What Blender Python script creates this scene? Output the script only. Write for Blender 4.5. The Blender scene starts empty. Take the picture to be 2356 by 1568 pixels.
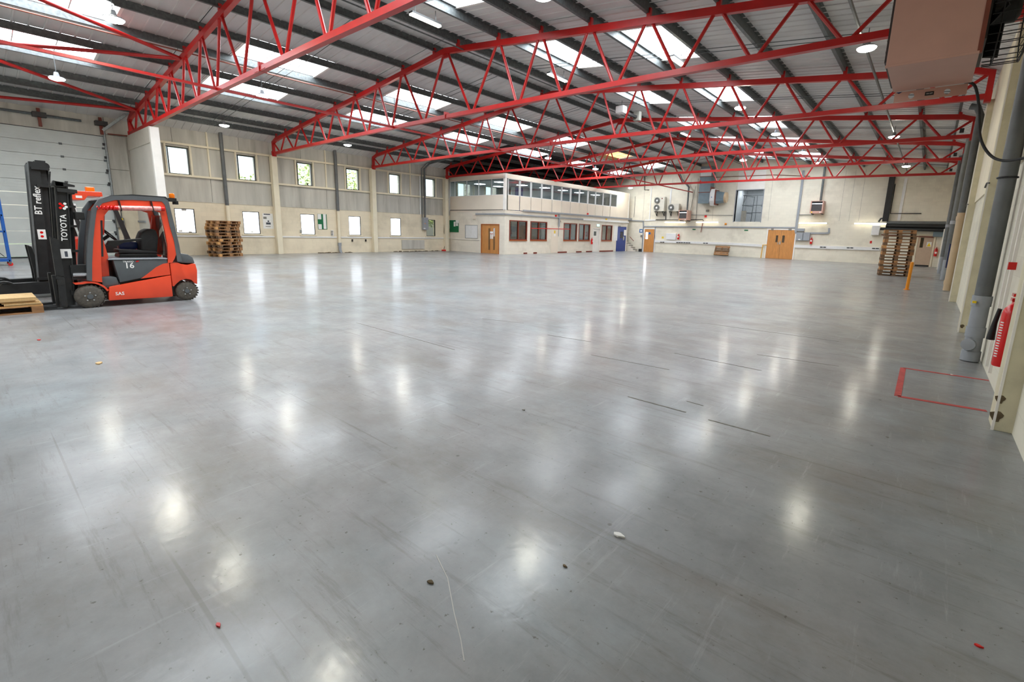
import bpy, bmesh, math, random
from mathutils import Vector, Matrix
random.seed(7)
# ------------------------------------------------------------------ camera, world, exposure
F, YAW, PITCH, ROLL = 1082.634, -0.686749, -0.191426, 0.027568
CAM = Vector((28.3703, -15.1904, 1.6361))
PPX, PPY = 1178 + 53.847, 784 - 42.076
scene = bpy.context.scene
col = scene.collection
fw = Vector((math.sin(YAW)*math.cos(PITCH), math.cos(YAW)*math.cos(PITCH), math.sin(PITCH)))
r0 = Vector((math.cos(YAW), -math.sin(YAW), 0)); u0 = r0.cross(fw)
rt = math.cos(ROLL)*r0 + math.sin(ROLL)*u0
up = -math.sin(ROLL)*r0 + math.cos(ROLL)*u0
cd = bpy.data.cameras.new('camera'); cam = bpy.data.objects.new('camera', cd); col.objects.link(cam)
cam.matrix_world = Matrix(((rt.x, up.x, -fw.x, CAM.x), (rt.y, up.y, -fw.y, CAM.y), (rt.z, up.z, -fw.z, CAM.z), (0, 0, 0, 1)))
cd.sensor_fit = 'HORIZONTAL'; cd.sensor_width = 36.0; cd.lens = F*36.0/2356
cd.shift_x = -(PPX-1178)/2356; cd.shift_y = (PPY-784)/2356
cd.clip_start = 0.05; cd.clip_end = 300
scene.camera = cam
world = bpy.data.worlds.new('world'); scene.world = world; world.use_nodes = True
wn = world.node_tree; wn.nodes.clear()
wo = wn.nodes.new('ShaderNodeOutputWorld'); bg = wn.nodes.new('ShaderNodeBackground'); sky = wn.nodes.new('ShaderNodeTexSky')
try:
    sky.sky_type = 'NISHITA'
except Exception:
    pass
sky.sun_disc = False; sky.sun_elevation = math.radians(48); sky.sun_rotation = math.radians(200)
sky.air_density = 1.0; sky.dust_density = 2.0
bg.inputs['Strength'].default_value = 0.3
wn.links.new(sky.outputs[0], bg.inputs['Color']); wn.links.new(bg.outputs[0], wo.inputs['Surface'])
SUN = bpy.data.lights.new('sun', 'SUN'); SUN.energy = 7.0; SUN.angle = 0.01; SUN.color = (1, .95, .85)
so = bpy.data.objects.new('sun', SUN); so.rotation_euler = (math.radians(42), 0, math.radians(70)); so.location = (0, 0, 40); col.objects.link(so)
ROOFLIGHT_POWER = 9.0
WINDOW_POWER = 2.2
vs = scene.view_settings
vs.view_transform = 'Standard'; vs.look = 'None'; vs.gamma = 1.0; vs.exposure = 0.92; vs.use_curve_mapping = False
cy = scene.cycles
cy.use_denoising = True; cy.max_bounces = 10; cy.diffuse_bounces = 6; cy.glossy_bounces = 4; cy.transmission_bounces = 6; cy.transparent_max_bounces = 16
cy.sample_clamp_indirect = 8.0; cy.caustics_reflective = False; cy.caustics_refractive = False

# ------------------------------------------------------------------ photo pixel -> point on a known plane
def ray(u, v): return (u-PPX)/F*rt - (v-PPY)/F*up + fw
def onz(u, v, z=0.0): d = ray(u, v); return CAM + d*((z-CAM.z)/d.z)
def onx(u, v, x): d = ray(u, v); return CAM + d*((x-CAM.x)/d.x)
def ony(u, v, y): d = ray(u, v); return CAM + d*((y-CAM.y)/d.y)
def crop(x0, y0, s): return lambda x, y: (x0+x/s, y0+y/s)

# ------------------------------------------------------------------ materials
def srgb(c):
    if isinstance(c, str): c = [int(c[i:i+2], 16) for i in (0, 2, 4)]
    return tuple((x/255/12.92 if x/255 <= .04045 else ((x/255+.055)/1.055)**2.4) for x in c)
MATS = {}
def nmat(name):
    m = bpy.data.materials.new(name); m.use_nodes = True; MATS[name] = m
    nt = m.node_tree; return m, nt, nt.nodes['Principled BSDF']
def N(nt, t, **kw):
    n = nt.nodes.new(t)
    for k, v in kw.items():
        if k in n.inputs: n.inputs[k].default_value = v
        else: setattr(n, k, v)
    return n
def ramp(nt, src, stops):
    r = nt.nodes.new('ShaderNodeValToRGB'); e = r.color_ramp.elements
    while len(e) < len(stops): e.new(.5)
    for el, (p, c) in zip(e, stops):
        el.position = p; el.color = (c, c, c, 1) if isinstance(c, (int, float)) else (*c, 1)
    nt.links.new(src, r.inputs[0]); return r.outputs[0]
def mixc(nt, fac, a, b, mode='MIX'):
    m = nt.nodes.new('ShaderNodeMix'); m.data_type = 'RGBA'; m.blend_type = mode
    for s, v in ((m.inputs[0], fac), (m.inputs[6], a), (m.inputs[7], b)):
        if hasattr(v, 'is_linked') or hasattr(v, 'links'): nt.links.new(v, s)
        else: s.default_value = v if not isinstance(v, tuple) else (*v[:3], 1)
    return m.outputs[2]
def pm(name, c, rough=.5, metal=0.0, var=.1, scale=6.0, bump=0.0, stretch=(1, 1, 1), dirt=0.0, dirtc=(70, 60, 45), coat=0.0, spec=.5):
    """painted / raw surface: base colour broken up by noise, optional dirt blotches and fine relief"""
    m, nt, b = nmat(name); c = srgb(c)
    g = N(nt, 'ShaderNodeNewGeometry'); mp = N(nt, 'ShaderNodeMapping'); mp.inputs['Scale'].default_value = stretch
    nt.links.new(g.outputs['Position'], mp.inputs[0])
    n1 = N(nt, 'ShaderNodeTexNoise', Scale=scale, Detail=4.0); nt.links.new(mp.outputs[0], n1.inputs['Vector'])
    lo = tuple(x*(1-var) for x in c); hi = tuple(min(1, x*(1+var)) for x in c)
    out = ramp(nt, n1.outputs[0], [(.3, lo), (.7, hi)])
    if dirt:
        n2 = N(nt, 'ShaderNodeTexNoise', Scale=scale*.37, Detail=7.0, Roughness=.65); nt.links.new(mp.outputs[0], n2.inputs['Vector'])
        f = ramp(nt, n2.outputs[0], [(.52, 0.0), (.75, dirt)])
        out = mixc(nt, f, out, srgb(dirtc))
    nt.links.new(out, b.inputs['Base Color'])
    b.inputs['Roughness'].default_value = rough; b.inputs['Metallic'].default_value = metal
    b.inputs['Specular IOR Level'].default_value = spec
    if coat: b.inputs['Coat Weight'].default_value = coat; b.inputs['Coat Roughness'].default_value = .15
    if bump:
        bp = N(nt, 'ShaderNodeBump', Strength=bump, Distance=.01); nt.links.new(n1.outputs[0], bp.inputs['Height']); nt.links.new(bp.outputs[0], b.inputs['Normal'])
    return m
def emat(name, c, power, base=None):
    m, nt, b = nmat(name); c = srgb(c)
    g = N(nt, 'ShaderNodeNewGeometry'); n1 = N(nt, 'ShaderNodeTexNoise', Scale=.8, Detail=3.0); nt.links.new(g.outputs['Position'], n1.inputs['Vector'])
    cc = ramp(nt, n1.outputs[0], [(.3, tuple(x*.93 for x in c)), (.7, c)])
    nt.links.new(cc, b.inputs['Base Color']); nt.links.new(cc, b.inputs['Emission Color']); b.inputs['Emission Strength'].default_value = power
    b.inputs['Roughness'].default_value = .5; return m
def glassmat(name, tint, refl=.12, rough=.03):
    m = bpy.data.materials.new(name); m.use_nodes = True; MATS[name] = m; nt = m.node_tree; nt.nodes.clear()
    o = nt.nodes.new('ShaderNodeOutputMaterial'); t = nt.nodes.new('ShaderNodeBsdfTransparent'); gl = nt.nodes.new('ShaderNodeBsdfGlossy'); mx = nt.nodes.new('ShaderNodeMixShader')
    lw = nt.nodes.new('ShaderNodeLayerWeight'); lw.inputs['Blend'].default_value = .5; fr = nt.nodes.new('ShaderNodeMath'); fr.operation = 'POWER'; fr.inputs[1].default_value = 5.0; nt.links.new(lw.outputs['Facing'], fr.inputs[0]); ad = nt.nodes.new('ShaderNodeMath'); ad.operation = 'ADD'; ad.inputs[1].default_value = refl
    nz = nt.nodes.new('ShaderNodeTexNoise'); nz.inputs['Scale'].default_value = 1.5
    tr = ramp(nt, nz.outputs[0], [(.3, tuple(x*.96 for x in tint)), (.7, tint)])
    nt.links.new(tr, t.inputs['Color']); gl.inputs['Roughness'].default_value = rough
    nt.links.new(fr.outputs[0], ad.inputs[0]); nt.links.new(ad.outputs[0], mx.inputs[0]); nt.links.new(t.outputs[0], mx.inputs[1]); nt.links.new(gl.outputs[0], mx.inputs[2]); nt.links.new(mx.outputs[0], o.inputs[0]); return m

def masonry(name, c, var=.06, bw=.44, bh=.215, axis='x', joint=.9, dirt=.35):
    """painted blockwork: fine joints in colour and relief, rubbed dirt"""
    m, nt, b = nmat(name); c = srgb(c)
    g = N(nt, 'ShaderNodeNewGeometry'); sp = N(nt, 'ShaderNodeSeparateXYZ'); cb = N(nt, 'ShaderNodeCombineXYZ')
    nt.links.new(g.outputs['Position'], sp.inputs[0])
    ad = N(nt, 'ShaderNodeMath', operation='ADD'); nt.links.new(sp.outputs[0], ad.inputs[0]); nt.links.new(sp.outputs[1], ad.inputs[1])
    nt.links.new(ad.outputs[0], cb.inputs[0]); nt.links.new(sp.outputs[2], cb.inputs[1])
    br = N(nt, 'ShaderNodeTexBrick', Scale=1.0); br.inputs['Brick Width'].default_value = bw; br.inputs['Row Height'].default_value = bh
    br.inputs['Mortar Size'].default_value = .006; br.inputs['Mortar Smooth'].default_value = .4
    br.inputs['Color1'].default_value = (*c, 1); br.inputs['Color2'].default_value = (*[x*(1-var) for x in c], 1); br.inputs['Mortar'].default_value = (*[x*joint for x in c], 1)
    nt.links.new(cb.outputs[0], br.inputs['Vector'])
    n2 = N(nt, 'ShaderNodeTexNoise', Scale=.7, Detail=8.0, Roughness=.65); nt.links.new(g.outputs['Position'], n2.inputs['Vector'])
    f = ramp(nt, n2.outputs[0], [(.5, 0.0), (.8, dirt)])
    out = mixc(nt, f, br.outputs[0], srgb((120, 108, 85)))
    nt.links.new(out, b.inputs['Base Color']); b.inputs['Roughness'].default_value = .7; b.inputs['Specular IOR Level'].default_value = .3
    bp = N(nt, 'ShaderNodeBump', Strength=.15, Distance=.006); nt.links.new(br.outputs['Fac'], bp.inputs['Height']); bp.invert = True
    nt.links.new(bp.outputs[0], b.inputs['Normal']); return m

pm('red', (178, 19, 17), .38, var=.12, scale=3, dirt=.15, dirtc=(90, 20, 18))
pm('galv', (92, 97, 98), .5, metal=.35, var=.25, scale=14, dirt=.3, dirtc=(50, 52, 52))
pm('galv_bright', (150, 156, 158), .4, metal=.5, var=.2, scale=14)
pm('grey_pipe', (98, 101, 102), .45, var=.12, scale=5, dirt=.3, dirtc=(60, 60, 55))
pm('grey_trunk', (148, 152, 158), .5, var=.06, scale=5)
pm('liner', (204, 203, 202), .55, var=.06, scale=.9, stretch=(1, 3, 1), dirt=.2, dirtc=(120, 110, 98))
pm('panel_grey', (190, 187, 178), .65, var=.13, scale=1.3, stretch=(3, 3, .35), dirt=.5, dirtc=(120, 114, 100))
pm('cream_paint', (228, 218, 194), .55, var=.05, scale=2, dirt=.15, dirtc=(150, 135, 105))
pm('pillar_paint', (206, 198, 170), .65, var=.08, scale=4, dirt=.35, dirtc=(120, 112, 84), bump=.15)
pm('tan_paint', (196, 172, 140), .55, var=.06, scale=3)
pm('white_paint', (232, 228, 222), .5, var=.04, scale=3)
pm('white_plastic', (226, 226, 226), .4, var=.03, scale=6)
pm('cream_panel', (226, 214, 198), .5, var=.03, scale=1.5)
pm('fin_grey', (212, 208, 199), .6, var=.06, scale=1)
pm('dark_frame', (34, 36, 38), .45, var=.15)
pm('black', (22, 22, 22), .5, var=.3, scale=12)
pm('black_steel', (34, 35, 36), .42, var=.25, scale=9, dirt=.25, dirtc=(70, 66, 60))
pm('rubber', (82, 77, 70), .8, var=.25, scale=30, bump=.4, dirt=.4, dirtc=(110, 100, 84))
pm('rubber_dark', (36, 36, 36), .7, var=.2, scale=20)
pm('orange', (226, 74, 44), .36, var=.06, scale=3, dirt=.12, dirtc=(150, 60, 45), coat=.2)
pm('orange_deep', (198, 52, 32), .4, var=.08, scale=3)
pm('forklift_grey', (84, 88, 91), .5, var=.08, scale=6)
pm('amber', (240, 120, 10), .25, var=.08)
pm('blue_steel', (24, 84, 160), .4, var=.12, scale=5)
pm('navy', (22, 36, 80), .35, var=.1)
pm('oak', (196, 134, 72), .45, var=.16, scale=5, stretch=(6, 6, .5))
pm('oak_dark', (172, 96, 44), .45, var=.12, scale=5, stretch=(6, 6, .5))
pm('mahogany', (120, 44, 26), .4, var=.15, scale=6, stretch=(4, 4, .6))
pm('pallet', (152, 110, 72), .8, var=.22, scale=9, stretch=(1, 1, 3), dirt=.5, dirtc=(110, 84, 58))
pm('pallet_old', (110, 86, 64), .85, var=.25, scale=9, stretch=(1, 1, 3), dirt=.5, dirtc=(80, 66, 52))
pm('pallet_new', (198, 148, 92), .75, var=.15, scale=9, stretch=(1, 1, 3))
pm('cardboard', (206, 172, 122), .8, var=.06, scale=6, stretch=(1, 12, 1))
pm('heater_pink', (192, 150, 136), .45, var=.04, scale=3)
pm('heater_dark', (52, 40, 38), .5, var=.2)
pm('duct_blue', (118, 136, 146), .4, metal=.3, var=.1, scale=3)
pm('ac_white', (200, 196, 184), .5, var=.04)
pm('ac_grey', (132, 130, 122), .5, var=.1)
pm('door_blue', (38, 62, 134), .4, var=.08, scale=4)
pm('green', (8, 104, 62), .6, var=.06)
pm('pink_film', (226, 150, 146), .18, var=.25, scale=25, coat=.5)
pm('sign_red', (206, 22, 18), .4, var=.06)
pm('ext_red', (214, 16, 14), .25, var=.05, coat=.3)
pm('yellow', (232, 196, 20), .45, var=.06)
pm('gas_yellow', (226, 168, 30), .45, var=.06)
pm('sign_blue', (36, 104, 168), .45, var=.06)
pm('paper', (232, 231, 228), .7, var=.04, scale=10)
pm('ink', (70, 74, 84), .7, var=.2, scale=20)
pm('chrome', (190, 192, 194), .2, metal=.9, var=.06)
pm('copper', (120, 60, 44), .45, var=.15)
pm('concrete', (150, 146, 138), .8, var=.14, scale=4, dirt=.4)
pm('dirt', (96, 82, 60), .95, var=.3, scale=20)
pm('groove', (124, 121, 114), .9, var=.3, scale=20)
pm('void_shade', (30, 30, 31), .8, var=.25, scale=2)  # near-black colour standing in for the deep shade over the office
pm('bollard', (226, 140, 12), .4, var=.08)
pm('bark', (80, 62, 44), .9, var=.3)
pm('leaf', (186, 200, 138), .6, var=.35, scale=3)
pm('grass', (110, 130, 70), .9, var=.3, scale=1)
pm('office_in', (178, 182, 182), .7, var=.05)
pm('door_grey', (208, 213, 211), .5, var=.05, scale=2, dirt=.12, dirtc=(140, 140, 132))
pm('dock_frame', (120, 122, 116), .6, var=.15, scale=2, dirt=.3)
pm('tape_red', (178, 60, 58), .6, var=.2, scale=14, dirt=.5, dirtc=(120, 80, 76))
pm('tape_pale', (196, 194, 190), .8, var=.1)
pm('beige_door', (190, 166, 144), .5, var=.04)
pm('liner_white', (206, 200, 188), .55, var=.05)
masonry('block_left', (230, 218, 194)); masonry('block_back', (228, 222, 206)); masonry('block_office', (232, 224, 210)); masonry('block_right', (222, 217, 200), dirt=.4)
emat('rooflight', (240, 248, 255), ROOFLIGHT_POWER); emat('rooflight_dirty', (255, 196, 120), 1.6)
emat('window_white', (238, 246, 255), WINDOW_POWER)
emat('led', (255, 250, 232), 80.0); emat('led_bar', (255, 252, 225), 14.0); emat('tube', (255, 246, 220), 5.0); emat('lamp_panel', (240, 246, 255), 9.0); emat('exit_green', (150, 230, 200), 1.5)
glassmat('glass', (.96, .98, .98), .02); glassmat('glass_office', (.80, .85, .86), .08); glassmat('glass_dark', (.58, .6, .58), .10); glassmat('perspex', (.55, .5, .47), .06, .25)

def floor_material():
    m, nt, b = nmat('floor_paint')
    g = N(nt, 'ShaderNodeNewGeometry'); P = g.outputs['Position']
    def noise(scale, detail=5.0, rough=.6, stretch=None, rot=0.0):
        n = N(nt, 'ShaderNodeTexNoise', Scale=scale, Detail=detail, Roughness=rough)
        if stretch:
            mp = N(nt, 'ShaderNodeMapping'); mp.inputs['Scale'].default_value = stretch; mp.inputs['Rotation'].default_value = (0, 0, rot); nt.links.new(P, mp.inputs[0]); nt.links.new(mp.outputs[0], n.inputs['Vector'])
        else: nt.links.new(P, n.inputs['Vector'])
        return n.outputs[0]
    base = ramp(nt, noise(.22, 6), [(.3, srgb((122, 126, 129))), (.5, srgb((134, 135, 136))), (.7, srgb((144, 142, 142)))])
    blue = ramp(nt, noise(.5, 8, .65), [(.5, 0.0), (.68, .6)])
    base = mixc(nt, blue, base, srgb((134, 145, 150)))
    mott = ramp(nt, noise(1.7, 10, .72), [(.3, .72), (.7, 1.22)])
    base = mixc(nt, 1.0, base, mott, 'MULTIPLY')
    worn = ramp(nt, noise(.45, 10, .7, (1, 1.9, 1), .5), [(.5, 0.0), (.7, .75)])
    base = mixc(nt, worn, base, srgb((112, 104, 95)))
    st = ramp(nt, noise(3.2, 10, .75, (.28, 3.2, 1), -.45), [(.54, 0.0), (.72, .7)])
    base = mixc(nt, st, base, srgb((88, 82, 74)))
    st2 = ramp(nt, noise(4.0, 8, .75, (3.4, .3, 1), .25), [(.58, 0.0), (.72, .45)])
    base = mixc(nt, st2, base, srgb((172, 174, 176)))
    scr = ramp(nt, noise(2.2, 2, .5, (.12, 9.0, 1), .9), [(.68, 0.0), (.72, .5)])
    base = mixc(nt, scr, base, srgb((96, 92, 86)))
    speck = ramp(nt, noise(30.0, 3, .6), [(.66, 0.0), (.73, .8)])
    base = mixc(nt, speck, base, srgb((70, 64, 56)))
    spots = N(nt, 'ShaderNodeTexVoronoi', Scale=3.4); nt.links.new(P, spots.inputs['Vector'])
    sp = ramp(nt, spots.outputs['Distance'], [(.03, .9), (.06, 0.0)])
    gate = ramp(nt, noise(1.3, 2), [(.5, 0.0), (.6, 1.0)])
    mm = N(nt, 'ShaderNodeMath', operation='MULTIPLY'); nt.links.new(sp, mm.inputs[0]); nt.links.new(gate, mm.inputs[1])
    base = mixc(nt, mm.outputs[0], base, srgb((62, 56, 48)))
    # forklift tyre scuffs: distorted rings in the far right part of the hall
    for (cx_, cy_, sc, rad) in ((26.2, 3.2, 1.9, 3.0), (24.0, 7.5, 1.5, 3.4), (9.5, 2.0, 1.2, 4.5)):
        mp = N(nt, 'ShaderNodeMapping'); mp.inputs['Location'].default_value = (-cx_, -cy_, 0); nt.links.new(P, mp.inputs[0])
        wv = N(nt, 'ShaderNodeTexWave', wave_type='RINGS', rings_direction='Z', Scale=sc, Distortion=5.0, Detail=2.0); wv.inputs['Detail Scale'].default_value = .35
        nt.links.new(mp.outputs[0], wv.inputs['Vector'])
        thin = ramp(nt, wv.outputs['Fac'], [(.9, 0.0), (.99, .5)])
        ln = N(nt, 'ShaderNodeVectorMath', operation='LENGTH'); nt.links.new(mp.outputs[0], ln.inputs[0])
        dv = N(nt, 'ShaderNodeMath', operation='DIVIDE'); dv.inputs[1].default_value = rad; nt.links.new(ln.outputs['Value'], dv.inputs[0])
        near = ramp(nt, dv.outputs[0], [(.55, 1.0), (1.0, 0.0)])
        m3 = N(nt, 'ShaderNodeMath', operation='MULTIPLY'); nt.links.new(thin, m3.inputs[0]); nt.links.new(near, m3.inputs[1])
        base = mixc(nt, m3.outputs[0], base, srgb((70, 66, 64)))
    nt.links.new(base, b.inputs['Base Color'])
    rg = ramp(nt, noise(1.1, 6, .65), [(.35, .36), (.65, .50)])
    nt.links.new(rg, b.inputs['Roughness']); b.inputs['Specular IOR Level'].default_value = .5
    b.inputs['Coat Weight'].default_value = .32; b.inputs['Coat Roughness'].default_value = .15
    bp = N(nt, 'ShaderNodeBump', Strength=.12, Distance=.004); nt.links.new(noise(22.0, 5, .6), bp.inputs['Height']); nt.links.new(bp.outputs[0], b.inputs['Normal'])
    bc = N(nt, 'ShaderNodeBump', Strength=.16, Distance=.006); nt.links.new(noise(14.0, 4, .6), bc.inputs['Height']); nt.links.new(bc.outputs[0], b.inputs['Coat Normal'])
    return m
floor_material()

# ------------------------------------------------------------------ mesh building
V3 = Vector
ORIGIN = {}
class MB:
    def __init__(s): s.v = []; s.f = []
    def add(s, vs, fs):
        o = len(s.v); s.v += [V3(p) for p in vs]; s.f += [tuple(i+o for i in f) for f in fs]; return s
    def box(s, a, b):
        x0, y0, z0 = [min(p, q) for p, q in zip(a, b)]; x1, y1, z1 = [max(p, q) for p, q in zip(a, b)]
        return s.add([(x0, y0, z0), (x1, y0, z0), (x1, y1, z0), (x0, y1, z0), (x0, y0, z1), (x1, y0, z1), (x1, y1, z1), (x0, y1, z1)],
                     [(0, 3, 2, 1), (4, 5, 6, 7), (0, 1, 5, 4), (1, 2, 6, 5), (2, 3, 7, 6), (3, 0, 4, 7)])
    def bar(s, p, q, w, h, ref=(0, 0, 1)):
        """rectangular bar from p to q; h measured along ref, w across"""
        p, q = V3(p), V3(q); d = (q-p).normalized(); ref = V3(ref)
        if abs(d.dot(ref.normalized())) > .98: ref = V3((0, 1, 0)) if abs(d.y) < .9 else V3((1, 0, 0))
        a = d.cross(ref).normalized(); b = a.cross(d).normalized(); a *= w/2; b *= h/2
        return s.add([p-a-b, p+a-b, p+a+b, p-a+b, q-a-b, q+a-b, q+a+b, q-a+b], [(0, 3, 2, 1), (4, 5, 6, 7), (0, 1, 5, 4), (1, 2, 6, 5), (2, 3, 7, 6), (3, 0, 4, 7)])
    def tube(s, pts, r, n=10, caps=True):
        pts = [V3(p) for p in pts]; rings = []; o = len(s.v); ref = None
        for i, p in enumerate(pts):
            d = (pts[min(i+1, len(pts)-1)]-pts[max(i-1, 0)]).normalized()
            if ref is None: ref = V3((0, 0, 1)) if abs(d.z) < .9 else V3((1, 0, 0))
            a = d.cross(ref).normalized(); b = a.cross(d).normalized(); ref = b
            rr = r[i] if isinstance(r, (list, tuple)) else r
            s.v += [p+rr*(math.cos(2*math.pi*k/n)*a+math.sin(2*math.pi*k/n)*b) for k in range(n)]
        for i in range(len(pts)-1):
            for k in range(n): s.f.append((o+i*n+k, o+i*n+(k+1) % n, o+(i+1)*n+(k+1) % n, o+(i+1)*n+k))
        if caps: s.f.append(tuple(o+k for k in reversed(range(n)))); s.f.append(tuple(o+(len(pts)-1)*n+k for k in range(n)))
        return s
    def lathe(s, prof, c, axis, n=20):
        """prof: (radius, distance along axis)"""
        ax = V3(axis).normalized(); ref = V3((0, 0, 1)) if abs(ax.z) < .9 else V3((1, 0, 0)); a = ax.cross(ref).normalized(); b = a.cross(ax)
        o = len(s.v); c = V3(c)
        for r, t in prof: s.v += [c+ax*t+r*(math.cos(2*math.pi*k/n)*a+math.sin(2*math.pi*k/n)*b) for k in range(n)]
        for i in range(len(prof)-1):
            for k in range(n): s.f.append((o+i*n+k, o+(i+1)*n+k, o+(i+1)*n+(k+1) % n, o+i*n+(k+1) % n))
        s.f.append(tuple(o+k for k in range(n))); s.f.append(tuple(o+(len(prof)-1)*n+k for k in reversed(range(n)))); return s
    def prism(s, poly, ax, a, b):
        """polygon of 2-D points in the plane normal to axis ax ('x': (y,z), 'y': (x,z), 'z': (x,y)) extruded from a to b"""
        mk = {'x': lambda p, t: (t, p[0], p[1]), 'y': lambda p, t: (p[0], t, p[1]), 'z': lambda p, t: (p[0], p[1], t)}[ax]
        n = len(poly); o = len(s.v); s.v += [V3(mk(p, a)) for p in poly]+[V3(mk(p, b)) for p in poly]
        s.f.append(tuple(o+i for i in reversed(range(n)))); s.f.append(tuple(o+n+i for i in range(n)))
        for i in range(n): s.f.append((o+i, o+(i+1) % n, o+n+(i+1) % n, o+n+i))
        return s
    def strip(s, outer, inner, ax, a, b):
        """band between two equally long polylines, extruded"""
        for i in range(len(outer)-1): s.prism([outer[i], outer[i+1], inner[i+1], inner[i]], ax, a, b)
        return s
    def sphere(s, c, r, n=12, m=8, sc=(1, 1, 1)):
        o = len(s.v); c = V3(c)
        for i in range(m+1):
            th = math.pi*i/m
            for k in range(n): ph = 2*math.pi*k/n; s.v.append(c+V3((r*sc[0]*math.sin(th)*math.cos(ph), r*sc[1]*math.sin(th)*math.sin(ph), r*sc[2]*math.cos(th))))
        for i in range(m):
            for k in range(n): s.f.append((o+i*n+k, o+(i+1)*n+k, o+(i+1)*n+(k+1) % n, o+i*n+(k+1) % n))
        return s
    def xf(s, M): s.v = [M @ p for p in s.v]; return s
    def build(s, name, mat, parent=None, smooth=None, bevel=0.0, origin=None):
        me = bpy.data.meshes.new(name); o = bpy.data.objects.new(name, me); col.objects.link(o)
        if parent is not None: org = ORIGIN[parent.name]; o.parent = parent
        elif origin is not None: org = V3(origin); o.location = org
        else:
            lo = [min(p[i] for p in s.v) for i in range(3)]; hi = [max(p[i] for p in s.v) for i in range(3)]
            org = V3(((lo[0]+hi[0])/2, (lo[1]+hi[1])/2, lo[2])); o.location = org
        ORIGIN[o.name] = org
        me.from_pydata([tuple(p-org) for p in s.v], [], s.f); me.update()
        bm = bmesh.new(); bm.from_mesh(me); bmesh.ops.recalc_face_normals(bm, faces=bm.faces)
        if bevel: bmesh.ops.bevel(bm, geom=bm.edges[:], offset=bevel, segments=2, affect='EDGES', profile=.6, clamp_overlap=True)
        bm.to_mesh(me); bm.free()
        me.materials.append(MATS[mat])
        if smooth:
            for p in me.polygons: p.use_smooth = True
            try: me.set_sharp_from_angle(angle=math.radians(smooth))
            except Exception: pass
        return o
def tag(o, label=None, cat=None, group=None, kind=None):
    if label: o['label'] = label
    if cat: o['category'] = cat
    if group: o['group'] = group
    if kind: o['kind'] = kind
    return o
def thing(name, label, cat, loc=(0, 0, 0), group=None):
    o = bpy.data.objects.new(name, None); col.objects.link(o); o.empty_display_size = .1; o.location = loc; ORIGIN[o.name] = V3(loc)
    return tag(o, label, cat, group)
def struct(name, loc=(0, 0, 0), label=None):
    o = bpy.data.objects.new(name, None); col.objects.link(o); o.empty_display_size = .1; o.location = loc; ORIGIN[o.name] = V3(loc); o['kind'] = 'structure'
    if label: o['label'] = label
    return o
def one(mb, name, mat, label, cat, group=None, **kw): return tag(mb.build(name, mat, **kw), label, cat, group)
def copy_tree(o, parent=None):
    c = o.copy(); col.objects.link(c)
    if parent is not None: c.parent = parent
    for ch in [x for x in bpy.data.objects if x.parent == o]: copy_tree(ch, c)
    return c
def text_mb(s, size, depth=.002):
    """lettering as a mesh in the XY plane, origin at its centre"""
    cu = bpy.data.curves.new('t', 'FONT'); cu.body = s; cu.size = size; cu.extrude = depth; cu.align_x = 'CENTER'; cu.align_y = 'CENTER'; cu.resolution_u = 2; cu.offset = size*.018
    ob = bpy.data.objects.new('t', cu); col.objects.link(ob); bpy.context.view_layer.update()
    me = bpy.data.meshes.new_from_object(ob.evaluated_get(bpy.context.evaluated_depsgraph_get()))
    mb = MB(); mb.add([v.co for v in me.vertices], [tuple(p.vertices) for p in me.polygons])
    bpy.data.objects.remove(ob); bpy.data.curves.remove(cu); bpy.data.meshes.remove(me); return mb
def basis(o, ex, ey):
    ex, ey = V3(ex).normalized(), V3(ey).normalized(); ez = ex.cross(ey)
    return Matrix(((ex.x, ey.x, ez.x, o[0]), (ex.y, ey.y, ez.y, o[1]), (ex.z, ey.z, ez.z, o[2]), (0, 0, 0, 1)))

# ================================================================== THE BUILDING
W, XC, D, YS = 29.29, 14.645, 26.7, -21.75          # inner width, ridge, back wall, wall behind the camera
XR = 29.16                                          # face of the right wall
YT = lambda k: -9.69+6.0*(k-1)                      # truss planes, 1 = nearest one in view
ztop = lambda x: 7.70-.111*abs(x-XC)                # top of the top chords
zlin = lambda x: ztop(x)+.33                        # underside of the roof sheets
OFFS = [2.5, 4.21, 5.92, 7.63, 9.34, 11.05, 12.76]

# ---- floor
fl = MB().box((-.3, YS-.2, -.2), (W+.2, D+3.4, 0)).build('floor', 'floor_paint'); tag(fl, kind='structure')
# saw-cut floor joints and cut grooves are recessed strips of dark filler
def groove(name, a, b, w=.02):
    p, q = onz(*a), onz(*b); m = MB().bar((p.x, p.y, .0012), (q.x, q.y, .0012), w, .0016); return tag(m.build(name, 'groove'), kind='structure')
for i, (a, b) in enumerate([((820, 742), (1046, 804)), ((1445, 912), (1578, 948)), ((1630, 965), (1772, 1003)), ((1580, 922), (1618, 933)), ((1360, 816), (1540, 850)), ((1552, 812), (1752, 852)), ((1612, 742), (1930, 785)), ((1742, 815), (1930, 842)), ((1110, 733), (1205, 743)), ((1260, 770), (1360, 786))]):
    groove('floor_groove', a, b, .018 if i in (1, 2) else .012)

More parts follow.
